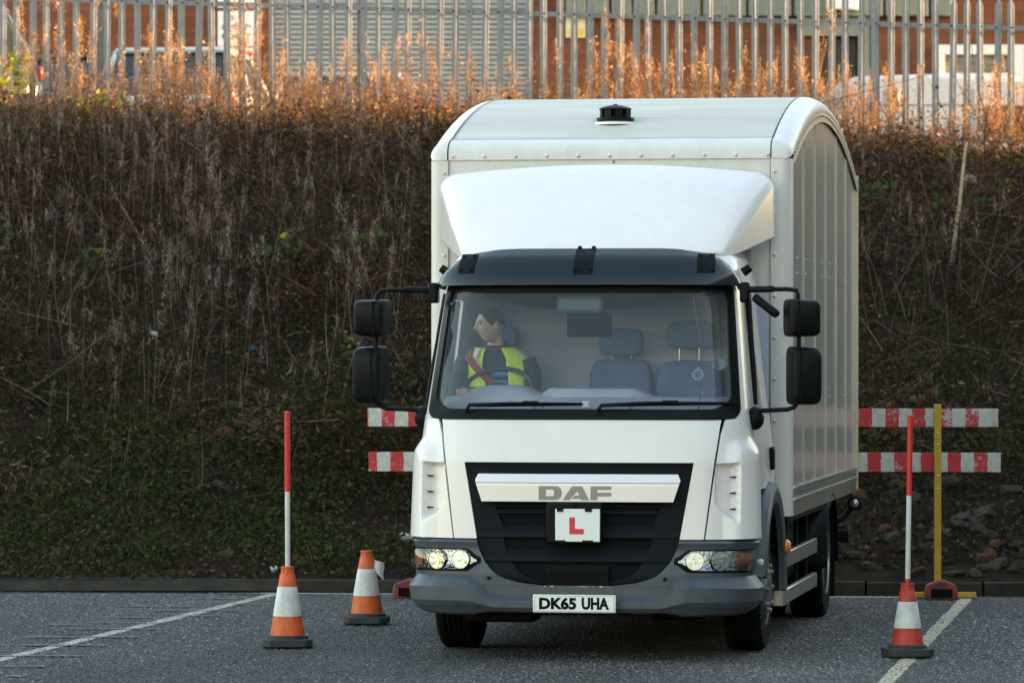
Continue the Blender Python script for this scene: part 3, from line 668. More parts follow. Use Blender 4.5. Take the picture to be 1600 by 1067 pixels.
# --- sunlit weeds on the crest, before and behind the fence
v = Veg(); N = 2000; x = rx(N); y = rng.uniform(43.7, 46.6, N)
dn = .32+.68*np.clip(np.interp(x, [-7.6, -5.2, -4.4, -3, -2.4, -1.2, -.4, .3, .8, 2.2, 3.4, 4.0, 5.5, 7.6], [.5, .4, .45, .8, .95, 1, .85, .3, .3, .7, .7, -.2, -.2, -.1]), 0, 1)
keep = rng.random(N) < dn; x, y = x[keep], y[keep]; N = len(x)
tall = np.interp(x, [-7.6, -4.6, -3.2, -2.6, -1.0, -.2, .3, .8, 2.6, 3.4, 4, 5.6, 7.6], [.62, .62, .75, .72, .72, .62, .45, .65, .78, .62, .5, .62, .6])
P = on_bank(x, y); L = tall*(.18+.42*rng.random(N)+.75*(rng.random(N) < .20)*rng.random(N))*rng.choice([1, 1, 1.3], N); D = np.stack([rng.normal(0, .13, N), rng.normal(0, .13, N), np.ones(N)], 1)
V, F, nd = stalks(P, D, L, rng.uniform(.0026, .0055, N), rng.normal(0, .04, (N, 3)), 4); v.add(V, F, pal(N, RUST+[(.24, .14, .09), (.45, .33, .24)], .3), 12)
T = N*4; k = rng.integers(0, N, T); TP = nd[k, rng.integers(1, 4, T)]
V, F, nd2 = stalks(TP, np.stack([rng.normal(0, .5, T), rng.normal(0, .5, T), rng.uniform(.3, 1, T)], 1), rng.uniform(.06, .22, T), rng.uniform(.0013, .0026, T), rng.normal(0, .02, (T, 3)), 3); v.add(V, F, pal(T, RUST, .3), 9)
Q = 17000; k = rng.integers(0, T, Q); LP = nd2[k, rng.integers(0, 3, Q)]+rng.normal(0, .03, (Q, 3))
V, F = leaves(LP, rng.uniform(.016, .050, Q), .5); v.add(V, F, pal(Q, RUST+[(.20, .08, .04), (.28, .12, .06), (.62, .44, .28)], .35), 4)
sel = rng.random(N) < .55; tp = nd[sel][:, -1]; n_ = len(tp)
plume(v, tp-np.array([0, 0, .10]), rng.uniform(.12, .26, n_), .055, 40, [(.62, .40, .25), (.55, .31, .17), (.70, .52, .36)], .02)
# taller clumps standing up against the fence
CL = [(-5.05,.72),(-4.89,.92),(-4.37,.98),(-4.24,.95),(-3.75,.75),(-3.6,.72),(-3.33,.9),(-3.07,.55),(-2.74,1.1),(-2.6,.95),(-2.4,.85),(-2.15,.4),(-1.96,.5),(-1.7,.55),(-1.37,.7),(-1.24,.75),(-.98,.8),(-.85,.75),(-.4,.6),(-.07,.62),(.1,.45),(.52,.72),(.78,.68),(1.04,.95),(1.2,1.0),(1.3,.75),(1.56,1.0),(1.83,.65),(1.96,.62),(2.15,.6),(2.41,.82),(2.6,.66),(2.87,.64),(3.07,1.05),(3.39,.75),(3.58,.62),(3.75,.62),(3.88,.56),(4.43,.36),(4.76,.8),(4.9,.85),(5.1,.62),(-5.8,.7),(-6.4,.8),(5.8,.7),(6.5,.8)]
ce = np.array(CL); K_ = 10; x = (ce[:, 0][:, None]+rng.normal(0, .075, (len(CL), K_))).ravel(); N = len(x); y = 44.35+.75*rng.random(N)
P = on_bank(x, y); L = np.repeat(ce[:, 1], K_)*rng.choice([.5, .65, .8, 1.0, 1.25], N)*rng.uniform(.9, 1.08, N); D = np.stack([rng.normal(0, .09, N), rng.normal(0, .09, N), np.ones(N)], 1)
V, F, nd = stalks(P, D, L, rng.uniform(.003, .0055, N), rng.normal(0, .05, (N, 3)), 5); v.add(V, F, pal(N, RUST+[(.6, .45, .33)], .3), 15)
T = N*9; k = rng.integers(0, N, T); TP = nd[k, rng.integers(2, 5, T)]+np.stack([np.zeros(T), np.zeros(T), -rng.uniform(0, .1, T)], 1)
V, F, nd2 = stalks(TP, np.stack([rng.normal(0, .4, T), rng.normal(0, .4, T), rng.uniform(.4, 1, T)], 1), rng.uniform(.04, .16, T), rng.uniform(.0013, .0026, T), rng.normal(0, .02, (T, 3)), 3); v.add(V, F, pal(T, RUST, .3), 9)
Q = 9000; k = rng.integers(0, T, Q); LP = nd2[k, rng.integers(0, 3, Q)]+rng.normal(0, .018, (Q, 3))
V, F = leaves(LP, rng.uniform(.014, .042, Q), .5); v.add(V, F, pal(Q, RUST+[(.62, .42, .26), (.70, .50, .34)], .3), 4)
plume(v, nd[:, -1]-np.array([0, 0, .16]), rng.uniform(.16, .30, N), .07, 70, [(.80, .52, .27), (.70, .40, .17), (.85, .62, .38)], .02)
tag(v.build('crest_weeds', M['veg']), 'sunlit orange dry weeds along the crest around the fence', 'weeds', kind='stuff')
# --- dense low scrub at the crest edge (keeps the yard surface hidden)
v = Veg(); N = 26000; x = rx(N); y = rng.uniform(43.6, 46.0, N); P = on_bank(x, y)
P[:, 2] += rng.random(N)**1.6*np.interp(x, [-7.6, -4.5, -2.5, -.5, .5, 3, 4, 7.6], [.18, .16, .24, .28, .18, .18, .07, .07])
V, F = leaves(P, rng.uniform(.02, .055, N), .55)
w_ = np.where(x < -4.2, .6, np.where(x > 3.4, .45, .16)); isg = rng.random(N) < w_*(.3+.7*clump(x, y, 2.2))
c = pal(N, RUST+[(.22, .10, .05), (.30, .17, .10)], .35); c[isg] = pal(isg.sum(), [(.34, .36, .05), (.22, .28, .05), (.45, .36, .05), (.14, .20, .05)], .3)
v.add(V, F, c, 4)
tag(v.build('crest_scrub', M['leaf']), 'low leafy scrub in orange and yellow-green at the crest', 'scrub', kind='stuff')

# --- loose long twigs and canes tangled on the right of the bank
v = Veg(); N = 240; x = np.concatenate([rng.uniform(2.6, 7, 160), rng.uniform(-7, 2.6, 80)]); y = rng.uniform(37.5, 44, N); P = on_bank(x, y)+np.stack([np.zeros(N), rng.uniform(-.2, 0, N), rng.uniform(.05, .4, N)], 1)
D = np.stack([rng.normal(0, 1, N), rng.normal(-.1, .3, N), rng.normal(.15, .6, N)], 1)
V, F, _ = stalks(P, D, rng.uniform(.4, 1.5, N), rng.uniform(.003, .0065, N), rng.normal(0, .18, (N, 3)), 7); v.add(V, F, pal(N, PALE[1:2]+BROWN[2:5]+[(.13, .105, .085)], .3), 21)
tag(v.build('fallen_twigs', M['veg']), 'loose bare twigs lying across the bank', 'twigs', kind='stuff')

# --- plants one can pick out
def bramble(label, x, y, n, spread, cols, size=.085, z=.30):
    P0 = on_bank(np.array([x]), np.array([y]))[0]; P0 = P0+np.array([0, -.15, z]); e = empty('bramble_plant', P0); tag(e, label, 'plant', 'leafy brambles on the bank')
    vs_ = Veg(); S = 7; D = np.stack([rng.normal(0, 1, S), rng.normal(-.5, .3, S), rng.uniform(.3, 1, S)], 1); B = np.tile(np.array([[0, .1, -z-.05]]), (S, 1))
    V, F, nd = stalks(B, D, rng.uniform(.6, 1.1, S)*(spread+z)*1.1, np.full(S, .004), np.stack([rng.normal(0, .1, S), rng.normal(-.1, .1, S), -rng.uniform(0, .2, S)], 1), 6); vs_.add(V, F, pal(S, BROWN, .3), 18); vs_.build('stems', M['veg'], e)
    vl = Veg(); k = rng.integers(0, S, n); q = nd[k, rng.integers(3, 6, n)]+rng.normal(0, .045, (n, 3)); q[:, 1] -= .05
    V, F = leaves(q, rng.uniform(.6, 1.15, n)*size, .75, 1.6); vl.add(V, F, pal(n, cols, .25), 4); vl.build('foliage', M['leaf'], e)
GR = [(.045, .085, .035), (.06, .10, .045), (.08, .12, .05)]; YL = [(.42, .34, .03), (.30, .26, .03)]
bramble('green bramble with a few yellow leaves on the upper left bank', -4.45, 40.6, 110, .45, GR*3+YL)
bramble('small green bramble left of the upper driver-side mirror', -1.75, 40.8, 50, .3, GR*3+YL[:1])
bramble('yellow-leaved plant beside the lower driver-side mirror', -1.25, 39.3, 30, .25, YL[1:]+[(.14, .13, .03), (.09, .10, .03)], .05, .15)
bramble('green leafy plant at the left edge high on the bank', -5.05, 43.0, 70, .35, GR+[(.10, .13, .07)])
bramble('dark green bramble high on the bank right of the box body', 3.95, 42.4, 90, .4, GR)
bramble('mossy green bramble low on the right bank above the barrier', 4.9, 38.6, 80, .4, [(.07, .085, .03), (.055, .075, .03)], .06)
bramble('yellow-green leafy bush in the sun at the left end of the crest', -4.95, 44.25, 460, .75, [(.42, .40, .05), (.30, .34, .05), (.55, .42, .06), (.20, .26, .06)], .075)
bramble('dark green sprig with orange leaves before the white van', 4.55, 44.4, 46, .55, [(.07, .10, .04), (.55, .26, .03)], .055)
def cane(label, x, y, L, lean, r):
    P0 = on_bank(np.array([x]), np.array([y]))[0]; pts = [(lean*t*L, -.05*t, t*L) for t in (0, .25, .5, .75, 1)]
    pts = [(a+rnd.uniform(-.006, .006), b, c) for a, b, c in pts]
    o = MB().tube(pts, [r*(1-.3*i/4) for i in range(5)], 8).build('bare_cane', M['cane'], None, smooth=40); o.location = P0; tag(o, label, 'cane', 'pale canes on the right bank')
cane('thick pale cane standing on the bank right of the lorry', 4.08, 41.0, 1.15, .12, .019)
cane('thin pale cane near the right edge of the bank', 5.0, 41.6, 1.1, -.02, .011)

# --- stones and rubble in the lower bank (pieces of the embankment)
def stone_mesh(seed, m):
    r_ = random.Random(seed); bm = bmesh.new(); bmesh.ops.create_icosphere(bm, subdivisions=1, radius=1)
    for q in bm.verts: q.co *= r_.uniform(.62, 1.15)
    me = bpy.data.meshes.new('stone'); bm.to_mesh(me); bm.free(); me.materials.append(m); return me
SM = [stone_mesh(i, M['stone'] if i < 5 else M['stonered']) for i in range(7)]
for i in range(330):
    if i < 240: xx = rng.uniform(1.8, 6.2); yy = kerb_y(xx)+.3+rng.beta(1, 1.6)*3.6
    elif i < 290: xx = rng.uniform(-2.6, -.4); yy = kerb_y(xx)+.5+rng.beta(1.2, 1.2)*4.2
    else: xx = rng.uniform(-6, 1); yy = kerb_y(xx)+.2+rng.random()**2*3
    o = bpy.data.objects.new('stone', SM[int(rng.choice(7, p=[.18, .18, .18, .18, .14, .07, .07]))]); link(o, bank)
    s_ = .03+.075*rng.random()**2.4; zz = float(bank_z(xx, yy)); o.location = (xx, yy-.03, zz+s_*.05); o.scale = (s_*rng.uniform(.9, 1.7), s_, s_*rng.uniform(.5, .9)); o.rotation_euler = tuple(rng.uniform(-.6, .6, 3))
# timber sleeper at the far left, litter
o = MB().box(-1.1, 1.1, -.11, .11, -.05, .13).build('timber_sleeper', M['timber'], None, bevel=.015); o.location = (-5.0, 36.7, .40); o.rotation_euler = (R(-18), R(2.5), R(-3)); tag(o, 'dark timber sleeper lying at the foot of the bank, far left', 'timber')
def litter(label, x, y, m, s):
    bm = bmesh.new(); bmesh.ops.create_icosphere(bm, subdivisions=2, radius=s)
    for q in bm.verts: q.co = Vector((q.co.x*1.2, q.co.y*.6, q.co.z*.8))*rnd.uniform(.55, 1.2)
    me = bpy.data.meshes.new('litter'); bm.to_mesh(me); bm.free(); me.materials.append(m); o = link(bpy.data.objects.new('plastic_litter', me)); o.location = (x, y, float(bank_z(x, y))+s*.8); tag(o, label, 'litter')
litter('crumpled pale plastic bag on the bank beside the lorry corner', -.87, 36.1, M['litter'], .055)
litter('small scrap of white litter high on the left bank', -3.2, 39.5, M['litter'], .03)
litter('small blue wrapper on the left bank', -2.3, 39.4, M['litterblue'], .032)
litter('white scrap lying on the kerb edge behind the front cone', -1.9, 35.4, M['litter'], .035)
litter('pale litter high on the right bank', 4.45, 43.0, M['litter'], .06)
# ================================================================== THE LORRY
YAW = R(9.3)
LO = empty('lorry', (.404, 27.6, 0), -YAW); tag(LO, 'white box lorry with red L learner plate facing us in the parking bay', 'lorry')
YF = [(.25, .07), (.33, .0), (.56, .0), (.60, .015), (.75, .03), (1.25, .055), (1.5, .10), (2.36, .37), (2.46, .43), (2.54, .52), (2.60, .64), (2.635, .85)]
HWK = [(.28, 1.0), (.36, 1.035), (.47, 1.05), (.58, 1.075), (.76, 1.09), (1.25, 1.075), (1.5, 1.05), (2.36, .955), (2.46, .94), (2.54, .915), (2.60, .87), (2.635, .80)]
DC = .55
def Craw(q, z):
    hw = interp(HWK, z); q0 = .84*hw; a = abs(q); s = 1 if q >= 0 else -1
    if a <= q0: x = a; yo = DC*(1-(1-(x/hw)**4)**.25)
    else:
        yo = .158*DC+(a-q0)
        x = hw*(1-(1-yo/DC)**4)**.25 if yo < DC else hw
    return Vector((s*x, interp(YF, z)+yo, z))
def C(q, z, off=0.):
    p = Craw(q, z)
    if off:
        du = Craw(q+.004, z)-Craw(q-.004, z); dz = Craw(q, z+.004)-Craw(q, z-.004); n = du.cross(dz).normalized(); p = p+n*off
    return p
def qy(y, z): return .84*interp(HWK, z)+(y-interp(YF, z)-.158*DC)
def F_(v): return v if callable(v) else (lambda t: v)
def patch(mb, ql, qr, zb, zt, nq=12, nz=6, off=0., rim=.02):
    ql, qr, zb, zt = F_(ql), F_(qr), F_(zb), F_(zt); G = []
    fo = off if callable(off) else (lambda q, z, s, t: off)
    for j in range(nz+1):
        t = j/nz; row = []
        for i in range(nq+1):
            s = i/nq; q = lerp(ql(t), qr(t), s); z = lerp(zb(s), zt(s), t); row.append((q, z, fo(q, z, s, t)))
        G.append(row)
    V = [C(*p) for r in G for p in r]; n = nq+1
    F = [(j*n+i, j*n+i+1, (j+1)*n+i+1, (j+1)*n+i) for j in range(nz) for i in range(nq)]
    if rim:
        loop = [(0, i) for i in range(nq)]+[(j, nq) for j in range(nz)]+[(nz, i) for i in range(nq, 0, -1)]+[(j, 0) for j in range(nz, 0, -1)]
        b = len(V); V += [C(G[j][i][0], G[j][i][1], G[j][i][2]-rim) for j, i in loop]; m = len(loop)
        for k in range(m):
            j, i = loop[k]; j2, i2 = loop[(k+1) % m]; F.append((j2*n+i2, j*n+i, b+k, b+(k+1) % m))
    mb.add(V, F); return mb
def rloop(zb, zt, wb, wt, r, n=8):
    """rounded trapezoid loop in (q,z), counter-clockwise seen from the front"""
    def w_(z): return lerp(wb, wt, (z-zb)/(zt-zb))
    P = []
    def side(a, b, k):
        for i in range(k): P.append((lerp(a[0], b[0], i/k), lerp(a[1], b[1], i/k)))
    def arc(cx, cz, a0):
        for i in range(n): a = R(a0+90*i/n); P.append((cx+r*math.cos(a), cz+r*math.sin(a)))
    wbr, wtr = w_(zb+r), w_(zt-r)
    side((-wbr+r, zb), (wbr-r, zb), 24); arc(wbr-r, zb+r, -90); side((wbr, zb+r), (wtr, zt-r), 10); arc(wtr-r, zt-r, 0)
    side((wtr-r, zt), (-wtr+r, zt), 24); arc(-wtr+r, zt-r, 90); side((-wtr, zt-r), (-wbr, zb+r), 10); arc(-wbr+r, zb+r, 180)
    return P
def ring(mb, A, B, off, steps=2, bow=0):
    n = len(A); V = []
    for k in range(steps+1):
        t = k/steps
        for a, b in zip(A, B): V.append(C(lerp(a[0], b[0], t), lerp(a[1], b[1], t), off))
    F = [(k*n+i, k*n+(i+1) % n, (k+1)*n+(i+1) % n, (k+1)*n+i) for k in range(steps) for i in range(n)]
    return mb.add(V, F)
def part(mb, name, m, parent=None, **k): return mb.build(name, m, parent or LO, **k)
SIDES = (-1, 1)
def ql_(s, a, b): return (a, b) if s > 0 else (-b, -a)
def mirror_patch(mb, s, qa, qb, *a, **k):
    # qa<qb given for the right side; functions of t allowed
    qa, qb = F_(qa), F_(qb)
    if s > 0: return patch(mb, qa, qb, *a, **k)
    return patch(mb, lambda t: -qb(t), lambda t: -qa(t), *a, **k)

# ---- white front panel, with the grille opening left free
def bon(t): return lerp(.79, .885, t)          # edge half width from z=.765 to z=1.51
ZB, ZG, ZT = .765, 1.243, 1.508
def bon_z(z): return bon((z-ZB)/(ZT-ZB))
mb = MB()
patch(mb, lambda t: -bon_z(lerp(ZG, ZT, t)), lambda t: bon_z(lerp(ZG, ZT, t)), ZG, lambda s: ZT-.0*(2*s-1)**2, 36, 8, off=lambda q, z, s, t: .004*math.sin(math.pi*t))
for s in SIDES:
    gi = lambda t: lerp(.642, .727, t); go = lambda t: bon_z(lerp(ZB, ZG, t))
    mirror_patch(mb, s, gi, go, ZB, ZG, 6, 10, off=0.0)
part(mb, 'front_panel', M['white'], smooth=40)
part(patch(MB(), -1.3, 1.3, .42, 1.50, 40, 10, off=-.05, rim=0), 'panel_backing', M['chassis'])
# ---- corner panels with air intake slot
def corner_off(q, z, s, t):
    a = abs(q); d = .040*sm(z, 1.40, 1.29)*sm(a, .90, .97)*(1-.6*sm(a, 1.15, 1.28))
    zl = .90+.16*(1-sm(a, .84, .97))*0+max(0, (.955-a))*.0
    slot = sm(a, .855, .870)*(1-sm(a, .950, .962))*sm(z, lerp(1.0, .86, (a-.85)/.11), lerp(1.02, .89, (a-.85)/.11))*(1-sm(z, 1.225, 1.240))
    return d*(1-slot)-.042*slot
for s in SIDES:
    mb = MB(); mirror_patch(mb, s, lambda t: bon_z(lerp(ZB, 1.555, t))+.009, 1.27, ZB, lambda u: 1.51+.05*(u if s > 0 else 1-u), 90, 60, off=corner_off)
    cp = part(mb, 'corner_panel', M['white'], smooth=50)
    for k in range(3):
        z = 1.15-.10*k; a, b = ql_(s, .938, .957)
        part(patch(MB(), a, b, z, z+.008, 3, 1, off=.002, rim=.03), 'intake_vane', M['black'], cp)
# ---- windscreen
A = rloop(1.515, 2.362, .988, .925, .07); B = rloop(1.575, 2.345, .925, .868, .10); A2 = rloop(1.520, 2.357, .983, .920, .068)
fr = part(ring(MB(), A, B, .004), 'windscreen_frame', M['black'], smooth=60)
mb = MB(); n = len(A2)
for k in range(9):
    t = 1-k/8*.999
    mb.V += [tuple(C(p[0]*t, 1.94+(p[1]-1.94)*t, -.002)) for p in A2]
mb.F = [(k*n+i, k*n+(i+1) % n, (k+1)*n+(i+1) % n, (k+1)*n+i) for k in range(8) for i in range(n)]
gl = part(mb, 'windscreen', M['glass'], smooth=60)
# ---- pillars, doors, roof
for s in SIDES:
    mb = MB(); mirror_patch(mb, s, lambda t: lerp(.955, .895, t), lambda t: lerp(1.27, 1.18, t), 1.512, 2.40, 10, 14, off=-.004)
    part(mb, 'a_pillar', M['white'], smooth=50)
    mb = MB(); mirror_patch(mb, s, lambda t: lerp(.935, .88, t), lambda t: lerp(1.22, 1.14, t), 1.53, 2.36, 8, 8, off=-.035, rim=0); part(mb, 'pillar_trim', M['interior'], smooth=50)
    mb = MB(); mirror_patch(mb, s, 1.278, lambda t: qy(1.55, lerp(1.06, 1.53, t)), 1.06, 1.53, 8, 6)
    dr = part(mb, 'door', M['white'], smooth=50)
    mb = MB(); mirror_patch(mb, s, lambda t: qy(1.28, lerp(1.535, 2.36, t)), lambda t: qy(1.55, lerp(1.535, 2.36, t)), 1.535, 2.40, 4, 8, off=-.002)
    mirror_patch(mb, s, lambda t: lerp(1.18, 1.17, t), lambda t: qy(1.29, lerp(2.27, 2.36, t)), 2.27, 2.40, 6, 2, off=-.003)
    part(mb, 'window_surround', M['white'], dr, smooth=50)
    mb = MB(); mirror_patch(mb, s, lambda t: lerp(1.29, 1.22, t), lambda t: qy(1.27, lerp(1.535, 2.27, t)), 1.535, 2.265, 6, 6, off=-.012, rim=0)
    part(mb, 'side_window', M['sideglass'], dr)
    p = C(s*qy(1.35, 1.24), 1.24, .012); part(MB().obox(p, (.03, .11, .15)), 'door_handle', M['black'], dr, bevel=.012)
mb = MB(); patch(mb, lambda t: -qy(1.55, lerp(2.35, 2.633, t)), lambda t: qy(1.55, lerp(2.35, 2.633, t)), 2.352, 2.633, 70, 14, off=-.006, rim=.01)
top = [tuple(C(lerp(-1, 1, i/70)*qy(1.55, 2.633), 2.633, -.006)) for i in range(71)]
mb.add(top+[(0, 1.55, 2.645)], [(i, i+1, 71) for i in range(70)])
part(mb, 'cab_roof', M['white'], smooth=50)
part(MB().box(-1.04, 1.04, 1.50, 1.55, .75, 2.36).box(-.93, .93, 1.50, 1.549, 2.36, 2.60), 'cab_rear_wall', M['wallint'])
for s in SIDES:
    x = s*.955; part(MB().tube([(x, .80, 2.44), (x+s*.05, .80, 2.475)], [.03, .026], 10), 'marker_lamp', M['black'])
# ---- dark sun visor over the windscreen
def vis_off(q, z, s, t): e = min(1, (1-abs(2*s-1))*9)**.5; return .012+(.075-.035*t)*e+.02*math.sin(math.pi*t)*e
vz = part(patch(MB(), lambda t: lerp(-.99, -.86, t), lambda t: lerp(.99, .86, t), lambda s: 2.333-.004*(2*s-1)**2, lambda s: 2.545-.075*abs(2*s-1)**7, 60, 12, off=vis_off, rim=.012), 'sun_visor', M['visor'], smooth=50)
part(patch(MB(), -.07, .055, 2.375, 2.541, 8, 10, off=lambda q, z, s, t: vis_off(q, z, .5, (z-2.333)/.212)+.004, rim=.02), 'visor_bracket', M['dark'], vz, smooth=40)
for s in SIDES: part(patch(MB(), min(s*.69, s*.785), max(s*.69, s*.785), 2.385, 2.502, 8, 10, off=lambda q, z, s, t: vis_off(q, z, (q/.93+1)/2, (z-2.333)/.212)+.004, rim=.02), 'visor_bracket', M['dark'], vz, smooth=40)
mb = MB()
for q, z in [(-.055, 2.41), (.035, 2.41), (-.055, 2.545), (.035, 2.545)]+[(s*a, z) for s in SIDES for a in (.708, .767) for z in (2.405, 2.482)]:
    p = C(q, z, vis_off(q, z, (q/.93+1)/2, (z-2.333)/.212)+.003); mb.lathe([(.004, -.012), (.013, -.008), (.015, .008), (.015, .02)], 10, 'y', p)
mb.V = [(x, 2*0+y, z) for x, y, z in mb.V]
tag(part(mb, 'visor_bolts', M['black'], vz), kind='stuff')
# ---- roof air deflector
def fair(u, v):
    t = v; y = lerp(.58, 1.52, t); wd = lerp(.835, 1.115, t**.9); zb = lerp(2.525, 2.675, t); zt = 2.555+.615*(1-(1-t)**1.28); H = zt-zb
    r = min(.13, H*.45); crown = .055*t
    # path: left bottom -> left top -> across -> right bottom
    k = u
    if k < .18: x, z = -wd, zb+(H-r-crown)*(k/.18)
    elif k < .30: a = R(180-90*(k-.18)/.12); x, z = -wd+r+r*math.cos(a), zt-crown-r+r*math.sin(a)
    elif k <= .70:
        s_ = (k-.30)/.40*2-1; x, z = s_*(wd-r), zt-crown*s_*s_
    elif k < .82: a = R(90-90*(k-.70)/.12); x, z = wd-r+r*math.cos(a), zt-crown-r+r*math.sin(a)
    else: x, z = wd, zb+(H-r-crown)*((1-k)/.18)
    z = max(z, zb); return (x-.03*t, y+.10*abs(x/wd)**4*(1-t)-.05*(1-(x/wd)**2)*(1-t), z)
mb = MB().grid(fair, 100, 24); fo = part(mb, 'air_deflector', M['white'], smooth=42)
sm_ = fo.modifiers.new('solid', 'SOLIDIFY'); sm_.thickness = .012
# ---- bumper: headlight carrier (upper) and proud lower shell
def arc_x(z): return interp([(.465, .0), (.475, .22), (.49, .36), (.52, .47), (.56, .535), (.62, .585), (.70, .625), (.765, .640)], z)
mb = MB()
for s in SIDES:
    mirror_patch(mb, s, lambda t: arc_x(lerp(.475, .757, t)), 1.20, .475, lambda u: .757, 34, 16, off=lambda q, z, a, b: .012+.012*sm(b, .8, .95)*(1-sm(b, .97, 1.0)), rim=.05)
patch(mb, -.24, .24, .38, .474, 10, 2, off=.012, rim=.03)
patch(mb, -1.2, 1.2, .38, .475, 30, 2, off=.008, rim=.03)
part(mb, 'bumper', M['grey'], smooth=38)
def lo_top(s):
    q = abs(lerp(-1.24, 1.24, s)); return .408+(.535-.408)*sm(q, .50, .70)
def lo_off(q, z, s, t):
    a = abs(q); pr = .035+.035*sm(a, .52, .68)
    return .012+pr*(min(1, (1-t)/.28) if t > .4 else 1)-.16*max(0, .30-t)
part(patch(MB(), -1.24, 1.24, lambda s: .305+.02*abs(2*s-1)**3, lo_top, 120, 25, off=lo_off, rim=.04), 'lower_bumper', M['grey'], smooth=16)
for s in SIDES: part(MB().lathe([(.012, -.006), (.012, .004)], 10, 'y', C(s*.555, .52, .02)), 'tow_cover', M['dark'])
# ---- headlights
for s in SIDES:
    a, b = ql_(s, .635, 1.085)
    zl = lambda u: .568+.05*sm((1-u if s > 0 else u), .82, 1.0); zh = lambda u: .692-.055*sm((1-u if s > 0 else u), .80, 1.0)
    hl = part(patch(MB(), a, b, zl, zh, 24, 6, off=.018, rim=.02), 'headlight', M['lampback'], smooth=40)
    for x in (.735, .885):
        p = C(s*x, .630, .02); r = .064 if x > .8 else .060
        n_ = (C(s*x, .630, .03)-C(s*x, .630, 0)).normalized()
        m_ = Matrix.Translation(p)@n_.to_track_quat('Z', 'Y').to_matrix().to_4x4()
        q = MB().lathe([(r, .012), (r*.97, .016), (r*.92, .010), (r*.84, -.006), (r*.72, -.022), (r*.5, -.040), (r*.30, -.050), (r*.16, -.052)], 40, 'z')
        for i_, v_ in enumerate(q.V):
            ring_ = i_//40
            if ring_ >= 3: w_ = (1 if (i_ % 40)//2 % 2 else -1)*.0035*(1 if ring_ % 2 else -1); q.V[i_] = (v_[0], v_[1], v_[2]+w_+.002*math.sin(i_*1.7))
        q.V = [m_@Vector(v_) for v_ in q.V]; rf = part(q, 'reflector', M['lampchrome'], hl, smooth=20)
        q = MB().lathe([(.0, .004), (.010, .002), (.011, -.03)], 12, 'z'); q.V = [m_@Vector(v_) for v_ in q.V]; part(q, 'bulb', M['dark'], hl)
        q = MB().box(-.024, -.018, -.052, .012, -.012, -.002).box(.018, .024, -.052, .012, -.012, -.002).box(-.03, .03, .008, .016, -.014, -.004).box(-.012, .012, -.05, -.02, -.02, -.004); q.V = [m_@Vector(v_) for v_ in q.V]; tag(part(q, 'lamp_holder', M['dark'], hl), kind='stuff')
    a, b = ql_(s, .965, 1.075); part(patch(MB(), a, b, .585, .678, 5, 5, off=.024, rim=.01), 'indicator', M['amberdull'], hl)
    a, b = ql_(s, .628, 1.092); part(patch(MB(), a, b, zl, zh, 24, 8, off=lambda q, z, u, t: .030+.016*math.sin(math.pi*t), rim=.01), 'lens', M['lens'], hl, smooth=50)
    # dark frame round the lamp
    mb = MB(); zl2 = lambda u: zl(u)-.010; zh2 = lambda u: zh(u)+.010; a, b = ql_(s, .61, 1.10)
    part(patch(mb, a, b, zl2, zh2, 24, 6, off=.0145, rim=.01), 'lamp_frame', M['dark'], hl)
# ---- grille
def gz(z): return interp([(.765, .642), (1.243, .727)], z) if z > .765 else arc_x(z)
mesh_m = bpy.data.materials.new('grille_mesh'); mesh_m.use_nodes = True
_n = mesh_m.node_tree.nodes; _l = mesh_m.node_tree.links; _tc = _n.new('ShaderNodeTexCoord'); _mp = _n.new('ShaderNodeMapping'); _mp.inputs['Rotation'].default_value = (R(90), 0, 0); _br = _n.new('ShaderNodeTexBrick')
_br.inputs['Scale'].default_value = 1; _br.inputs['Brick Width'].default_value = .03; _br.inputs['Row Height'].default_value = .014; _br.inputs['Mortar Size'].default_value = .0035
_br.inputs['Color1'].default_value = (.002, .002, .003, 1); _br.inputs['Color2'].default_value = (.003, .003, .004, 1); _br.inputs['Mortar'].default_value = (.008, .009, .012, 1)
_l.new(_tc.outputs['Object'], _mp.inputs[0]); _l.new(_mp.outputs[0], _br.inputs[0]); _l.new(_br.outputs[0], _n['Principled BSDF'].inputs['Base Color']); _n['Principled BSDF'].inputs['Roughness'].default_value = .6; _n['Principled BSDF'].inputs['Specular IOR Level'].default_value = .05
gr = part(patch(MB(), lambda t: -gz(lerp(.47, 1.24, t))+.002, lambda t: gz(lerp(.47, 1.24, t))-.002, .47, 1.241, 30, 24, off=-.030, rim=0), 'grille', mesh_m)
def gbar(name, z0, z1, x0, x1, off0, off1, hole=None):
    # bar with a scooped front: lip at the bottom, falling back to the top
    f = lambda t: min(x0, gz(lerp(z0, z1, t))-.004)
    return part(patch(MB(), lambda t: -f(t), f, z0, z1, 30, 6, off=lambda q, z, s, t: lerp(off0, off1, t**1.6)-.012*max(0, abs(2*s-1)-.9)*10*0, rim=.03), name, M['dark'], gr, smooth=40)
gbar('grille_frame', 1.172, 1.238, 9, 9, -.004, .002)
gbar('grille_bar', .965, .992, .66, 9, -.002, -.020)
gbar('grille_bar', .925, .955, .66, 9, -.006, -.022)
gbar('grille_bar', .775, .848, 9, 9, .004, -.026)
gbar('grille_bar', .625, .700, 9, 9, .006, -.026)
for s in SIDES:
    mb = MB(); mirror_patch(mb, s, lambda t: gz(lerp(.775, 1.175, t))-lerp(.20, .10, t), lambda t: gz(lerp(.775, 1.175, t))-.004, .775, 1.172, 8, 10, off=lambda q, z, a, b: -.010, rim=.03); part(mb, 'grille_side', M['dark'], gr, smooth=40)
    mb = MB(); mirror_patch(mb, s, lambda t: max(.16, arc_x(lerp(.468, .775, t))-.17), lambda t: arc_x(lerp(.468, .775, t))-.003, .468, .775, 8, 10, off=-.012, rim=.03); part(mb, 'grille_side', M['dark'], gr, smooth=40)
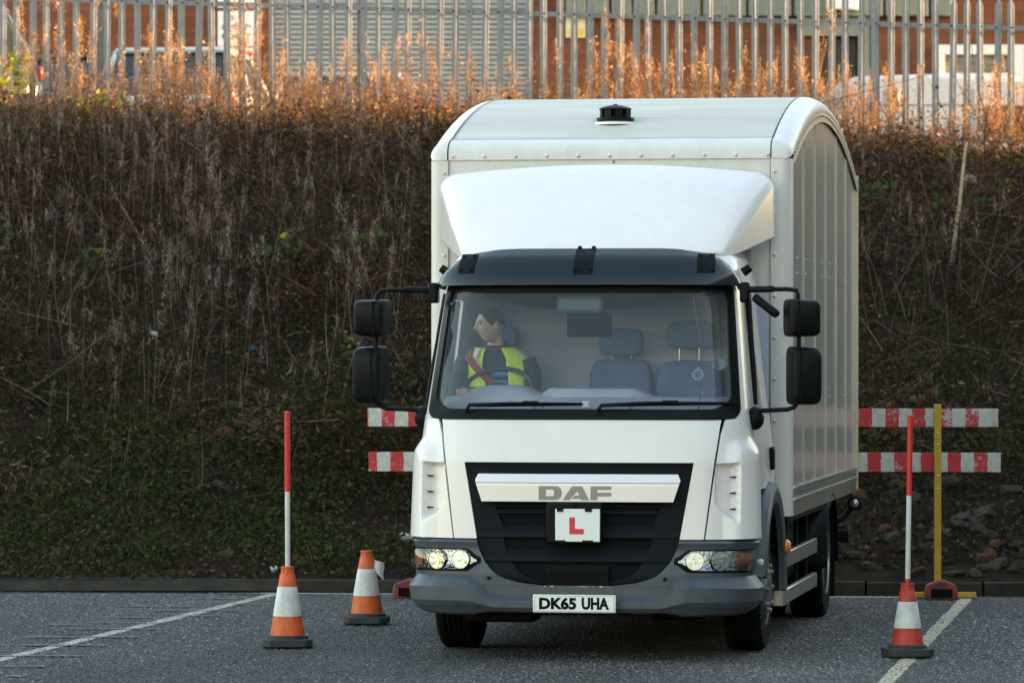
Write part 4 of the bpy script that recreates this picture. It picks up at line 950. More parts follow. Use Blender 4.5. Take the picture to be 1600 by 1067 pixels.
mb = MB(); patch(mb, -.20, .20, .475, .60, 8, 3, off=-.006, rim=.03); part(mb, 'winch_recess', M['ink'], gr)
part(patch(MB(), -.20, .20, .468, .474, 8, 1, off=.012, rim=.03), 'recess_lip', M['silver'], gr)
def sil_off(q, z, s, t): return .020+.026*(min(1, (1-t)/.34) if t > .66 else 1)-.006*(.66-min(t, .66))
sv = part(patch(MB(), lambda t: -interp([(0, .602), (.78, .645), (1, .630)], t), lambda t: interp([(0, .602), (.78, .645), (1, .630)], t), .997, 1.170, 40, 18, off=sil_off, rim=.03), 'badge_panel', M['silver'], smooth=24)
part(patch(MB(), -.638, .638, 1.112, 1.1165, 30, 1, off=.0475, rim=.01), 'badge_line', M['badge'], sv)
def letter(polys):
    x0, x1, z0, z1 = -.240, .218, 1.008, 1.094
    mb = MB()
    for P in polys:
        Q = [(x0+a*(x1-x0), z0+b*(z1-z0)) for a, b in P]; n = len(Q)
        mb.add([C(a, b, .0455) for a, b in Q]+[C(a, b, .036) for a, b in Q], [tuple(range(n))]+[(i, n+i, n+(i+1) % n, (i+1) % n) for i in range(n)])
    return mb
Dp = [[(0, 0), (.10, 0), (.10, 1), (0, 1)], [(.10, .75), (.20, .75), (.265, .98), (.20, 1), (.10, 1)], [(.10, 0), (.20, 0), (.265, .04), (.20, .27), (.10, .27)], [(.20, .27), (.265, .04), (.305, .20), (.322, .5), (.305, .82), (.265, .98), (.20, .75), (.212, .62), (.212, .40)]]
Ap = [[(.33, 0), (.42, 0), (.535, .62), (.58, 1), (.46, 1)], [(.58, 1), (.535, .62), (.545, .50), (.585, 0), (.695, 0), (.60, 1)], [(.47, .27), (.52, .55), (.545, .35), (.53, .12), (.485, .0), (.42, 0)][:0] or [(.455, .10), (.50, .33), (.565, .33), (.58, .10)]]
Fp = [[(.715, 0), (.81, 0), (.81, 1), (.715, 1)], [(.81, .74), (1, .74), (1, 1), (.81, 1)], [(.81, .28), (1, .28), (1, .55), (.81, .55)]]
for P in (Dp, Ap, Fp): part(letter(P), 'badge_letter', M['badge'], sv)
# ---- learner plate and number plate
bk = MB().box(-.185, .168, -.055, -.030, .742, .995); lp = part(bk, 'learner_plate_bracket', M['black'], bevel=.012, seg=3)
part(MB().box(-.126, .156, -.064, -.0555, .752, .957), 'learner_plate', M['platewhite'], lp, bevel=.004)
part(MB().prism([(-.036, .80), (.054, .80), (.054, .833), (-.002, .833), (-.002, .905), (-.036, .905)], 'y', -.0665, -.0642), 'letter_l', M['lred'], lp)
for x0, x1, z0, z1 in [(-.115, -.075, .94, .968), (.062, .105, .94, .968), (-.125, -.062, .745, .762), (.045, .113, .745, .762)]: part(MB().box(x0, x1, -.072, -.0556, z0, z1), 'clip', M['black'], lp, bevel=.003)
part(MB().lathe([(.004, -.064), (.013, -.062), (.015, -.055)], 12, 'y', (-.005, 0, .975)), 'screw', M['chassis'], lp)
npl = part(MB().box(-.262, .260, -.098, -.086, .312, .424), 'number_plate', M['platewhite'], bevel=.006)
text_mesh('registration', 'DK65', (-.222, .012, .332, .408), .002, M['ink'], npl, .045, -.0990); text_mesh('registration', 'UHA', (.046, .218, .332, .408), .002, M['ink'], npl, .045, -.0990)
mb = MB()
for x0, x1, z0, z1 in [(-.252, .250, .4155, .4175), (-.252, .250, .3185, .3205), (-.252, -.250, .3205, .4155), (.248, .250, .3205, .4155)]: mb.box(x0, x1, -.0988, -.0981, z0, z1)
part(mb, 'plate_border', M['badge'], npl)
# ---- wipers
for x0, x1, zz in ((-.72, .02, 0), (.115, .93, .005)):
    pts = [C(x0, 1.545, .035), C(x0+.03, 1.585, .05), C(lerp(x0, x1, .4), 1.598+zz, .045), C(x1, 1.602+zz, .03)]
    wp = part(MB().tube(pts, [.014, .013, .010, .006], 8), 'wiper', M['black'], smooth=60)
    part(MB().tube([C(lerp(x0, x1, t), 1.588+.012*t+zz, .022) for t in (.08, .3, .55, .8, 1.0)], .009, 6), 'blade', M['ink'], wp)
    part(MB().obox(C(lerp(x0, x1, .56), 1.605+zz, .045), (.10, .02, .018)), 'blade_holder', M['black'], wp, bevel=.006)
part(patch(MB(), -.87, .87, 1.511, 1.558, 40, 2, off=.010, rim=.02), 'wiper_cowl', M['black'], smooth=40)
# ---- door mirrors
for s in SIDES:
    xo = 0 if s < 0 else -.035
    mc = 1.385+xo*.5; base = C(s*1.20, 2.30, .01)
    arm = MB().tube([(s*.97, .50, 2.325), (s*1.10, .47, 2.328), (s*1.27, .45, 2.330), (s*1.335, .45, 2.322), (s*(mc-.025), .45, 2.295), (s*(mc-.02), .45, 2.2), (s*(mc-.02), .45, 1.75), (s*(mc-.025), .45, 1.62), (s*(mc-.05), .45, 1.585), (s*(mc-.09), .45, 1.572), (s*1.20, .46, 1.568), (s*1.06, .47, 1.562)], .0145, 10)
    am = part(arm, 'mirror_arm', M['black'], smooth=60)
    part(MB().tube([(s*1.00, .50, 2.327), (s*1.19, .46, 2.331)], .021, 10), 'arm_sleeve', M['black'], am, smooth=60)
    part(MB().obox((s*1.00, .52, 2.31), (.06, .10, .13)), 'arm_mount', M['black'], am, bevel=.015)
    part(MB().ell((s*1.065, .50, 1.515), (.060, .08, .075)), 'arm_foot', M['black'], am, smooth=80)
    for z0, z1, wd, nm in ((2.030, 2.268, .218, 'mirror_upper'), (1.600, 1.970, .207, 'mirror_lower')):
        h = (z1-z0)/2; V = []; N = 28; prof = [(-.12, .72), (-.11, .84), (-.085, .93), (-.04, .985), (.03, 1.0), (.055, 1.0)]
        for (yy, k) in prof:
            for i in range(N):
                a = 2*math.pi*i/N; e = .28; ca, sa = math.cos(a), math.sin(a)
                V.append((math.copysign(abs(ca)**e, ca)*wd/2*k, yy, math.copysign(abs(sa)**e, sa)*h*k*(1-.03*ca*s)))
        F = [(j*N+i, j*N+(i+1) % N, (j+1)*N+(i+1) % N, (j+1)*N+i) for j in range(len(prof)-1) for i in range(N)]+[tuple(range(N))[::-1], tuple(range((len(prof)-1)*N, len(prof)*N))]
        o = obj('mirror_housing', V, F, M['black'], LO, smooth=50); o.location = (s*mc+(.012*s if z0 < 1.8 else 0), .46, (z0+z1)/2); o.rotation_euler = (0, 0, s*R(14)+R(4))
        gx = -s*.045
        g = MB().box(gx-.006, gx+.006, -.124, -.05, -h*.9, h*.9).build('seam_rib', M['mirrorface'], o)
        f = MB().box(-wd/2*.9, wd/2*.9, .0555, .058, -h*.92, h*.92).build('mirror_glass', M['chrome'], o, bevel=.001)
    part(MB().tube([C(s*1.225, 2.30, .02), C(s*1.235, 2.0, .02), C(s*1.25, 1.75, .022), C(s*1.26, 1.60, .02)], [.022, .018, .017, .013], 8), 'window_guard', M['black'], smooth=60)
part(MB().obox((1.135, .50, 2.225), (.20, .09, .055), (0, R(38), 0)), 'kerb_mirror', M['black'], bevel=.022, seg=3)
# ---- wheel arches, steps
for s in SIDES:
    def arch(u, v, s=s):
        a = R(lerp(8, 186, u)); r0, r1 = .52, .675
        prof = [(1.09, r0), (1.125, r0+.02), (1.135, r1-.06), (1.12, r1-.015), (1.08, r1), (.90, r1)]
        k = v*5; i = min(4, int(k)); x = lerp(prof[i][0], prof[i+1][0], k-i); r = lerp(prof[i][1], prof[i+1][1], k-i)
        return (s*x, 1.22-r*math.cos(a), .42+r*math.sin(a))
    part(MB().grid(arch, 40, 15, flip=s < 0), 'wheel_arch', M['grey'], smooth=50)
    part(MB().obox((s*1.085, .62, .60), (.055, .10, .05), (0, 0, 0)), 'step_catch', M['silver'], bevel=.015)
# ---- wheels
def wheel(x, y, wd, s, dual=False):
    r = .405; h = wd/2
    tp = [(.24, -h*.9), (.33, -h), (.38, -h*.97), (.402, -h*.80), (r, -h*.55)]
    for k in range(4):
        a = -h*.5+k*h*.28; tp += [(r, a), (r-.012, a+.005), (r-.012, a+.02), (r, a+.025)]
    tp += [(r, h*.6), (.402, h*.80), (.38, h*.97), (.33, h), (.24, h*.9)]
    w_ = part(MB().lathe(tp, 48, 'x', (x, y, r)), 'wheel', M['rubber'], smooth=35)
    o = s*h; rp = [(.245, o*.93), (.238, o*1.0), (.228, o*.98), (.222, o*.55), (.20, o*.45), (.165, o*(.55 if dual else 1.0)), (.12, o*(.5 if dual else 1.16)), (.09, o*(.7 if dual else 1.22)), (.05, o*(.95 if dual else 1.25)), (.001, o*(1.0 if dual else 1.27))]
    part(MB().lathe(rp, 36, 'x', (x, y, r), False), 'rim', M['alu'] if dual else M['wheelrim'], w_, smooth=40)
    nb = MB()
    for k in range(8):
        a = k*math.pi/4; c = o*(.62 if dual else 1.02); nb.lathe([(.016, c), (.016, c+s*.03), (.004, c+s*.034)], 6, 'x', (x, y+.142*math.cos(a), r+.142*math.sin(a)))
    tag(part(nb, 'wheel_nuts', M['alu'], w_), kind='stuff')
for s in SIDES:
    wheel(s*.940, 1.22, .245, s); wheel(s*1.005, 4.76, .25, s, True); wheel(s*.70, 4.76, .25, s, True)
# ---- chassis and what hangs under the body
for s in SIDES: part(MB().box(s*.40-.035, s*.40+.035, .35, 6.6, .55, .80), 'chassis_rail', M['chassis'])
part(MB().tube([(-.9, 1.22, .40), (-.6, 1.22, .33), (.6, 1.22, .33), (.9, 1.22, .40)], .055, 8), 'front_axle', M['chassis'])
part(MB().tube([(-1.0, 4.76, .405), (1.0, 4.76, .405)], .08, 10).ell((0, 4.76, .405), (.22, .2, .2)), 'rear_axle', M['chassis'])
part(MB().box(-.42, .42, .5, 1.9, .32, 1.0), 'engine', M['chassis'], bevel=.05)
part(MB().box(-.75, -.32, .32, .62, .222, .33), 'front_underrun', M['chassis'], bevel=.02); part(MB().box(.42, .75, .35, .6, .24, .33), 'air_tank', M['chassis'], bevel=.03)
part(MB().box(.42, 1.0, 2.05, 3.2, .30, .78), 'battery_box', M['chassis'], bevel=.03); part(MB().box(.45, .98, 3.3, 4.1, .32, .80), 'fuel_tank', M['chassis'], bevel=.08)
part(MB().box(-1.0, -.42, 2.05, 3.9, .30, .78), 'air_tank', M['chassis'], bevel=.08)
for s in SIDES:
    xa, xb = sorted((s*1.075, s*1.115))
    sg = part(MB().box(xa, xb, 2.02, 4.18, .495, .600), 'side_guard', M['alu'], bevel=.008)
    part(MB().box(xa, xb, 2.02, 4.18, .255, .355), 'lower_rail', M['alu'], sg, bevel=.008)
    part(MB().prism([(s*.90, 1.96), (s*1.04, 1.96), (s*1.09, 1.975), (s*1.112, 2.018), (s*1.085, 2.03), (s*.90, 1.985)], 'z', .245, .60), 'front_plate', M['alu'], sg)
    for y in (2.5, 3.2, 3.9): part(MB().box(s*1.055-.012, s*1.055+.012, y, y+.05, .26, .84), 'guard_bracket', M['chassis'], sg)
    mk = part(MB().tube([(s*.90, 1.80, .645), (s*1.10, 1.80, .645)], .043, 14), 'marker_arm', M['black'], smooth=60)
    part(MB().lathe([(.050, s*1.095), (.050, s*1.14), (.034, s*1.16), (.0, s*1.165)], 18, 'x', (0, 1.80, .645)), 'amber_lens', M['amber'], mk, smooth=60)
    def mud(u, v, s=s): a = R(lerp(-5, 185, u)); return (s*lerp(.56, 1.165, v), 4.76-.50*math.cos(a), .42+.47*math.sin(a))
    mg = part(MB().grid(mud, 26, 3, flip=s < 0), 'mudguard', M['black'], smooth=60); q = mg.modifiers.new('solid', 'SOLIDIFY'); q.thickness = .02
    part(MB().tube([mud(i/26, 1.0) for i in range(27)], .012, 6), 'mudguard_edge', M['dark'], mg, smooth=60)
    part(MB().box(s*.86-.28, s*.86+.28, 5.28, 5.30, .12, .75), 'mud_flap', M['rubber'])
rb = part(MB().tube([(-1.12, 6.72, .50), (1.12, 6.72, .50)], .05, 10), 'rear_underrun_bar', M['chassis'])
part(MB().tube([(.62, 6.5, .62), (.9, 6.6, .60), (1.02, 6.7, .60), (1.10, 6.74, .66), (1.145, 6.76, .74)], .022, 8), 'rear_lamp_arm', M['black'], smooth=60)
part(MB().lathe([(.056, 0), (.056, -.02), (.045, -.03), (.0, -.032)], 18, 'y', (1.165, 6.74, .755)), 'rear_marker_lamp', M['black'], smooth=60)
part(MB().lathe([(.034, -.031), (.03, -.036), (.0, -.038)], 16, 'y', (1.165, 6.74, .755)), 'rear_marker_lens', M['alu'], smooth=60)
part(MB().ell((.95, 6.35, .75), (.12, .2, .12)), 'air_reservoir', M['chassis'], smooth=60)

# ---- cargo box
BX0, BX1, BF, BR, BFL = -1.245, 1.175, 1.70, 6.80, .855
def zr(y): d = (y-4.2); return 3.735-.39*(d/2.37)**2 if d < 0 else 3.735-.40*(d/2.6)**2
bx = part(MB().box(BX0+.125, BX1-.135, BF+.012, BF+.05, BFL, 3.21), 'box_front_wall', M['boxwhite'])
part(MB().box(BX0+.03, BX1-.03, BF+.06, BR, BFL-.05, BFL+.04), 'box_floor', M['chassis'])
part(MB().box(BX0+.02, BX1-.02, BR-.03, BR, BFL+.04, 3.30), 'rear_door', M['boxwhite'])
part(MB().box(-.012, .0, BF+.006, BF+.0115, BFL, 3.2), 'front_wall_seam', M['badge'], bx)
for s, xe, wd in ((-1, BX0, .125), (1, BX1, .135)):
    r = .07; P = []
    xi = xe-s*wd
    P = [(xi, BF), (xe-s*r, BF)]+[(xe-s*r+s*r*math.sin(R(a)), BF+r-r*math.cos(R(a))) for a in (15, 30, 45, 60, 75, 90)]+[(xe, BF+.16), (xi, BF+.16)]
    po = part(MB().prism(P if s > 0 else P[::-1], 'z', BFL-.006, 3.205), 'corner_post', M['boxwhite'], bx, smooth=30)
    part(MB().box(xi-s*.004 if s > 0 else xi, xi if s > 0 else xi-s*.004, BF-.001, BF+.01, BFL, 3.205), 'post_seam', M['badge'], po)
    rv = MB()
    for k in range(9): rv.lathe([(.014, 0), (.012, -.006), (.0, -.009)], 8, 'y', (xi+s*.025, BF, .93+k*.274))
    tag(part(rv, 'post_rivets', M['boxwhite'], po, smooth=60), kind='stuff')
    # swept edge rail over the arched roof, closed and rounded at the front corner
    ysr = [(BF-.003, 3.207), (BF-.003, 3.258), (BF+.004, 3.280), (BF+.020, 3.303), (BF+.055, 3.326), (BF+.09, zr(BF+.09)+.008), (BF+.13, zr(BF+.13)+.003)]+[(lerp(BF+.18, BR, i/56), zr(lerp(BF+.18, BR, i/56))) for i in range(57)]
    def rail(u, v, s=s, xe=xe, xi=xi):
        y, z = ysr[round(u*(len(ysr)-1))]; a = R(90*v); rr_ = .07; dy = y-BF+.003
        cut = rr_-math.sqrt(max(0, rr_*rr_-(rr_-dy)**2)) if dy < rr_ else 0
        W_ = abs(xe-xi)-.006+.003-cut*.9
        return (xi+s*.006+s*W_*math.sin(a), y+cut*0, max(3.207, z-.095*(1-math.cos(a))))
    er = part(MB().grid(rail, len(ysr)-1, 10, flip=s > 0), 'roof_edge_rail', M['boxwhite'], bx, smooth=50)
    st = MB()
    for k in range(58):
        y = BF+.2+k*.084; st.lathe([(.013, 0), (.010, s*.006), (.0, s*.008)], 6, 'x', (xe+s*.001, y, zr(y)-.130))
    tag(part(st, 'rail_studs', M['alu'], er), kind='stuff')
    part(MB().grid(lambda u, v, s=s, xe=xe: (xe-s*.001, lerp(BF+.16, BR, u), zr(lerp(BF+.16, BR, u))-lerp(.170, .090, v)), 50, 1, flip=s < 0), 'stud_strip', M['alu'], er)
    part(MB().tube([(xe+s*.001, lerp(BF+.17, BR, i/40), zr(lerp(BF+.17, BR, i/40))-.174) for i in range(41)], .006, 5), 'strip_bead', M['alu'], er)
    # side panels
    n = 6; ya = BF+.165
    for k in range(n):
        y0 = ya+(BR-ya)*k/n; y1 = ya+(BR-ya)*(k+1)/n-.008
        V = []; m_ = 8
        for i in range(m_+1):
            y = lerp(y0, y1, i/m_); V += [(xe-s*.014, y, 1.035), (xe-s*.014, y, zr(y)-.165)]
        F = [(2*i, 2*i+2, 2*i+3, 2*i+1) if s > 0 else (2*i+1, 2*i+3, 2*i+2, 2*i) for i in range(m_)]
        sp = part(MB().add(V, F), 'side_panel', M['alupanel'], bx); q = sp.modifiers.new('solid', 'SOLIDIFY'); q.thickness = .02; q.offset = -1
        if k: part(MB().box(min(xe-s*.013, xe-s*.006), max(xe-s*.013, xe-s*.006), y0-.0065, y0+.0005, 1.036, zr(y0)-.17), 'joint_strip', M['alu'], sp)
    rv = MB()
    for k in range(24):
        for z in (2.56, 2.46, 1.66, 1.60):
            if k % 3 == 0: rv.lathe([(.006, 0), (.005, s*.004), (.0, s*.005)], 6, 'x', (xe-s*.0125, ya+.35+k*.2, z))
    tag(part(rv, 'panel_rivets', M['chrome'], bx), kind='stuff')
    lr = part(MB().box(min(xe-s*.02, xe), max(xe-s*.02, xe), ya-.005, BR, .955, 1.034), 'rivet_band', M['alu'], bx)
    rv = MB()
    for k in range(60): rv.lathe([(.007, 0), (.006, s*.004), (.0, s*.005)], 6, 'x', (xe+s*.0005, ya+.04+k*.08, .995))
    tag(part(rv, 'band_rivets', M['badge'], lr), kind='stuff')
    for z in (.955, 1.034): part(MB().box(min(xe, xe+s*.010), max(xe, xe+s*.010), ya-.005, BR, z-.006, z+.006), 'rail_lip', M['silver'], lr)
    part(MB().box(min(xe-s*.02, xe-s*.002), max(xe-s*.02, xe-s*.002), ya-.005, BR, BFL-.01, .950), 'bottom_rail', M['alu'], bx)
    part(MB().box(min(xe-s*.02, xe+s*.012), max(xe-s*.02, xe+s*.012), BR, BR+.03, BFL, 3.28), 'rear_frame', M['alu'], bx)
# front top rail and roof sheet
prof = [(BF+.012, 3.204), (BF, 3.207), (BF, 3.262), (BF+.006, 3.280), (BF+.022, 3.302), (BF+.055, 3.325), (BF+.13, zr(BF+.13)+.004), (BF+.13, 3.28), (BF+.02, 3.25)]
tr = part(MB().prism(prof, 'x', BX0+.128, BX1-.138), 'top_rail', M['boxwhite'], bx, smooth=40)
rv = MB()
for k in range(11): rv.lathe([(.015, 0), (.012, -.006), (.0, -.010)], 10, 'y', (BX0+.16+k*.2105, BF, 3.232))
tag(part(rv, 'rail_rivets', M['boxwhite'], tr, smooth=60), kind='stuff')
part(MB().grid(lambda u, v: (lerp(BX0+.125, BX1-.135, u), lerp(BF+.132, BR, v), zr(lerp(BF+.132, BR, v))-.001), 12, 50), 'roof_sheet', M['roofsheet'], bx, smooth=60)
sl_ = MB()
for x in (BX0+.131, BX1-.139): sl_.tube([(x, lerp(BF+.14, BR, i/40), zr(lerp(BF+.14, BR, i/40))+.001) for i in range(41)], .005, 5)
sl_.tube([(BX0+.13, BF+.131, zr(BF+.131)+.002), (BX1-.14, BF+.131, zr(BF+.131)+.002)], .004, 5)
part(sl_, 'roof_sealant', M['badge'], bx)
vy = 2.32; vz_ = zr(vy)
vt = part(MB().lathe([(.105, -.03), (.108, .0), (.128, .012), (.128, .026), (.085, .034), (.082, .04)], 32, 'z', (-.08, vy, vz_-.005)), 'roof_vent', M['black'], bx, smooth=40)
part(MB().lathe([(.075, .03), (.075, .088)], 28, 'z', (-.08, vy, vz_-.005)), 'vent_core', M['ink'], vt, smooth=40)
part(MB().lathe([(.112, .084), (.114, .088), (.09, .100), (.05, .110), (.012, .116), (.012, .121), (.0, .122)], 32, 'z', (-.08, vy, vz_-.005)), 'vent_cap', M['black'], vt, smooth=40)
for k in range(8):
    a = k*math.pi/4+.39; part(MB().obox((-.08+.092*math.cos(a), vy+.092*math.sin(a), vz_-.005+.058), (.02, .05, .06), (0, 0, a)), 'vent_blade', M['black'], vt)
part(MB().lathe([(.145, -.022), (.142, -.006), (.11, .0)], 24, 'z', (-.08, vy, vz_-.004)), 'vent_sealant', M['platewhite'], vt)
# ================================================================== CAB INTERIOR (parts of the lorry)
def dash(u, v):
    x = lerp(-.97, .97, u); y = lerp(.34, .86, v)+.20*abs(x/.97)**4
    z = 1.56+.085*sm(v, .0, .55)
    z += .075*math.exp(-((x+.60)/.24)**4)*sm(v, .25, .7)          # instrument hood
    z += .055*sm(x, -.33, -.28)*(1-sm(x, .24, .42))*sm(v, .55, .62)  # raised tray lid
    return (x, y, z)
db = part(MB().grid(dash, 64, 20), 'dashboard', M['dash'], smooth=50)
part(MB().grid(lambda u, v: (lerp(-.97, .97, u), dash(u, 1)[1]+.01, lerp(1.1, dash(u, 1)[2], v)), 40, 2, flip=True), 'dashboard_front', M['dashdark'], db)
part(MB().box(-.955, .955, .40, 1.5, .95, 1.0), 'cab_floor', M['dashdark'])
for x in (-.335, -.28, .28): part(MB().tube([(x, .36, 1.568), (x, .60, 1.642), (x, .84, 1.66)], .003, 4), 'dash_seam', M['dashdark'], db)
part(MB().prism([(-.025, 1.585), (.02, 1.585), (.02, 1.597), (.0, 1.603), (.02, 1.613), (.02, 1.622), (-.025, 1.622), (-.025, 1.612), (-.005, 1.603), (-.025, 1.594)], 'y', .398, .400), 'dash_emblem', M['platewhite'], db)
def rbox(mb, c, s, r=.3, N=24, M_=8):
    """soft cushion: superellipsoid"""
    V = []; F = []
    def pw(a, e): return math.copysign(abs(a)**e, a)
    for i in range(M_+1):
        th = -math.pi/2+math.pi*i/M_
        for k in range(N):
            ph = 2*math.pi*k/N; V.append((c[0]+s[0]/2*pw(math.cos(th), r)*pw(math.cos(ph), r), c[1]+s[1]/2*pw(math.cos(th), r)*pw(math.sin(ph), r), c[2]+s[2]/2*pw(math.sin(th), r)))
    F = [(i*N+k, i*N+(k+1) % N, (i+1)*N+(k+1) % N, (i+1)*N+k) for i in range(M_) for k in range(N)]
    return mb.add(V, F)
def seat(x, top, hr0, hr1, wd=.42, hw=.29):
    mb = MB(); rbox(mb, (x, 1.36, (1.15+top)/2), (wd, .15, top-1.15), .38)
    se = part(mb, 'seat', M['seat'], smooth=80)
    part(rbox(MB(), (x, 1.15, 1.18), (wd, .5, .16), .4), 'seat_cushion', M['seat'], se, smooth=80)
    part(rbox(MB(), (x, 1.36, (hr0+hr1)/2), (hw, .11, hr1-hr0), .40), 'headrest', M['seat'], se, smooth=80)
    for d in (-.065, .065): part(MB().tube([(x+d, 1.345, top-.05), (x+d, 1.345, hr0+.02)], .006, 8), 'headrest_post', M['chrome'], se)
seat(-.70, 1.93, 1.96, 2.10, .42, .23); seat(.095, 1.895, 1.905, 2.085); seat(.545, 1.880, 1.955, 2.135, .44, .30)
# steering wheel
sw = MB(); V = []; F = []; N, K, R0, r0 = 40, 8, .225, .015
for i in range(N):
    a = 2*math.pi*i/N
    for k in range(K):
        b = 2*math.pi*k/K; V.append(((R0+r0*math.cos(b))*math.cos(a), (R0+r0*math.cos(b))*math.sin(a), r0*math.sin(b)))
F = [(i*K+k, ((i+1) % N)*K+k, ((i+1) % N)*K+(k+1) % K, i*K+(k+1) % K) for i in range(N) for k in range(K)]
sw.add(V, F); st_o = part(sw, 'steering_wheel', M['dashdark'], smooth=80); st_o.location = (-.64, .86, 1.685); st_o.rotation_euler = (R(38), 0, 0)
MB().box(-.21, .21, -.02, .02, -.012, .012).box(-.02, .02, -.21, -.021, -.012, .012).build('spokes', M['dashdark'], st_o); MB().lathe([(.07, -.03), (.075, .0), (.06, .02), (.0, .025)], 24, 'z').build('hub', M['dashdark'], st_o, smooth=50)
# dark arc added to imitate the visor's reflection, rear-view mirror, camera, cable, stickers
def visor_refl(u, v):
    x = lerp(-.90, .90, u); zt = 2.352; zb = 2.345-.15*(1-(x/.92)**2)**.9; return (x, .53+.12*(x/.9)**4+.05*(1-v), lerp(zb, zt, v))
part(MB().grid(visor_refl, 40, 4), 'visor_reflection', M['mirrorface'])
part(MB().obox((-.045, .44, 2.232), (.30, .05, .115), (R(-8), 0, 0)), 'camera_unit', mat('camera_grey', (.07, .09, .12), .5), bevel=.025, seg=3)
rm = part(MB().obox((.012, .47, 2.105), (.285, .03, .155), (R(-6), 0, R(3))), 'rear_view_mirror', M['mirrorface'], bevel=.014, seg=3)
part(MB().tube([(.012, .48, 2.17), (-.02, .46, 2.24)], .012, 8), 'mirror_stem', M['black'], rm)
part(MB().tube([C(q, z, -.012) for q, z in [(.69, 2.29), (.69, 2.25), (.705, 2.18), (.735, 2.06), (.752, 1.94), (.762, 1.83), (.757, 1.72), (.748, 1.58)]], .0045, 6), 'dashcam_cable', mat('cable_brown', (.16, .09, .07), .5))
def disc(q, z, r, m, nm, par, inner=0):
    mb = MB(); n = 24; V = [C(q+r*math.cos(2*math.pi*i/n), z+r*math.sin(2*math.pi*i/n), -.006) for i in range(n)]
    if inner:
        V += [C(q+inner*math.cos(2*math.pi*i/n), z+inner*math.sin(2*math.pi*i/n), -.006) for i in range(n)]; F = [(i, (i+1) % n, n+(i+1) % n, n+i) for i in range(n)]
    else: F = [tuple(range(n))]
    return part(mb.add(V, F), nm, m, par)
STK = mat('window_sticker', (.30, .36, .42), .6); STK2 = mat('window_sticker_faint', (.13, .17, .22), .6)
disc(.735, 1.795, .036, STK, 'sticker', gl, .024); disc(.735, 1.795, .022, STK2, 'sticker', gl); disc(.735, 1.838, .007, STK, 'sticker', gl)
disc(.852, 1.86, .036, STK2, 'sticker', gl)
part(patch(MB(), .76, .785, 1.67, 1.70, 2, 2, off=-.006, rim=0), 'sticker', STK2, gl)
part(patch(MB(), -.90, -.86, 2.235, 2.25, 2, 2, off=-.006, rim=0), 'sticker', STK2, gl)

# ================================================================== THE DRIVER
def Lw(p): return LO.matrix_basis @ Vector(p)
DX, DY, DZ = -.655, 1.17, 1.27
dv = empty('person', Lw((DX, DY, DZ)), -YAW); tag(dv, 'driver in dark hoodie and yellow hi-vis vest at the wheel, looking to the side', 'person')
# local frame: x right, y back, z up, hips at origin
def torso(a, z, off=0.):
    w_ = interp([(0, .17), (.15, .16), (.35, .175), (.50, .195), (.60, .195), (.655, .15), (.70, .085), (.74, .062)], z)
    d_ = interp([(0, .12), (.15, .115), (.40, .125), (.55, .11), (.655, .085), (.70, .066), (.74, .062)], z)
    sh = -.05*sm(z, .2, .75); fw = -.02*sm(z, .55, .75)
    return ((w_+off)*math.cos(a)+sh, fw+(d_+off)*math.sin(a), z)
TN = 32
def torso_mb(mb, z0, z1, off, n=18):
    zs = [lerp(z0, z1, i/n) for i in range(n+1)]; V = [torso(2*math.pi*k/TN, z, off) for z in zs for k in range(TN)]
    F = [(i*TN+k, i*TN+(k+1) % TN, (i+1)*TN+(k+1) % TN, (i+1)*TN+k) for i in range(n) for k in range(TN)]+[tuple(range(TN))[::-1], tuple(range(n*TN, (n+1)*TN))]
    return mb.add(V, F)
def arm_pts(s):
    sx = s*.19-.045
    if s < 0: return [(sx, -.01, .60), (sx-.045, -.03, .50), (sx-.075, -.10, .33), (sx-.02, -.24, .33), (sx+.035, -.33, .40)]
    return [(sx, -.01, .60), (sx+.04, -.03, .50), (sx+.055, -.10, .33), (sx+.02, -.24, .33), (sx-.02, -.33, .40)]
# head: deformed sphere, facing local -Y, then turned
def head_mesh():
    V = []; F = []; N, K = 56, 44
    for i in range(K+1):
        th = math.pi*i/K
        for k in range(N):
            ph = 2*math.pi*k/N; x = math.sin(th)*math.cos(ph); y = -math.sin(th)*math.sin(ph); z = math.cos(th)   # y<0 is the face
            X = x*.078; Y = y*.098; Z = z*.122
            jaw = sm(-Z, .015, .11); X *= 1-.30*jaw; Y *= 1-.12*jaw if Y < 0 else 1-.38*jaw
            if Z < -.02 and Y > 0: Y *= .85
            f = max(0, -y)**2
            def g(cx, cz, sx, sz): return math.exp(-((X-cx)/sx)**2-((Z-cz)/sz)**2)
            d = 0
            d += .026*g(0, -.022, .013, .017)+.013*g(0, .004, .010, .022)      # nose
            d += .006*g(0, .030, .045, .012)                                  # brow
            d -= .012*(g(-.031, .008, .014, .011)+g(.031, .008, .014, .011))  # sockets
            d += .006*g(0, -.058, .022, .009)-.006*g(0, -.068, .02, .004)+.006*g(0, -.074, .018, .008)  # lips
            d += .018*g(0, -.100, .026, .018)                                 # chin
            d += .005*(g(-.045, -.02, .02, .02)+g(.045, -.02, .02, .02))      # cheeks
            Y -= d*f*1.25
            V.append((X, Y, Z))
    F = [(i*N+k, (i+1)*N+k, (i+1)*N+(k+1) % N, i*N+(k+1) % N) for i in range(K) for k in range(N)]
    return V, F
HM = Matrix.Translation((-.082, -.035, .838))@Matrix.Scale(.96, 4)@Euler((R(4), R(-3), R(-58))).to_matrix().to_4x4()
body = MB(); hv, hf = head_mesh(); body.add([HM@Vector(v_) for v_ in hv], hf)
body.tube([(-.055, .002, .66), (-.056, .010, .72), (-.062, .014, .80)], [.064, .051, .046], 20)
torso_mb(body, 0, .70, -.012)
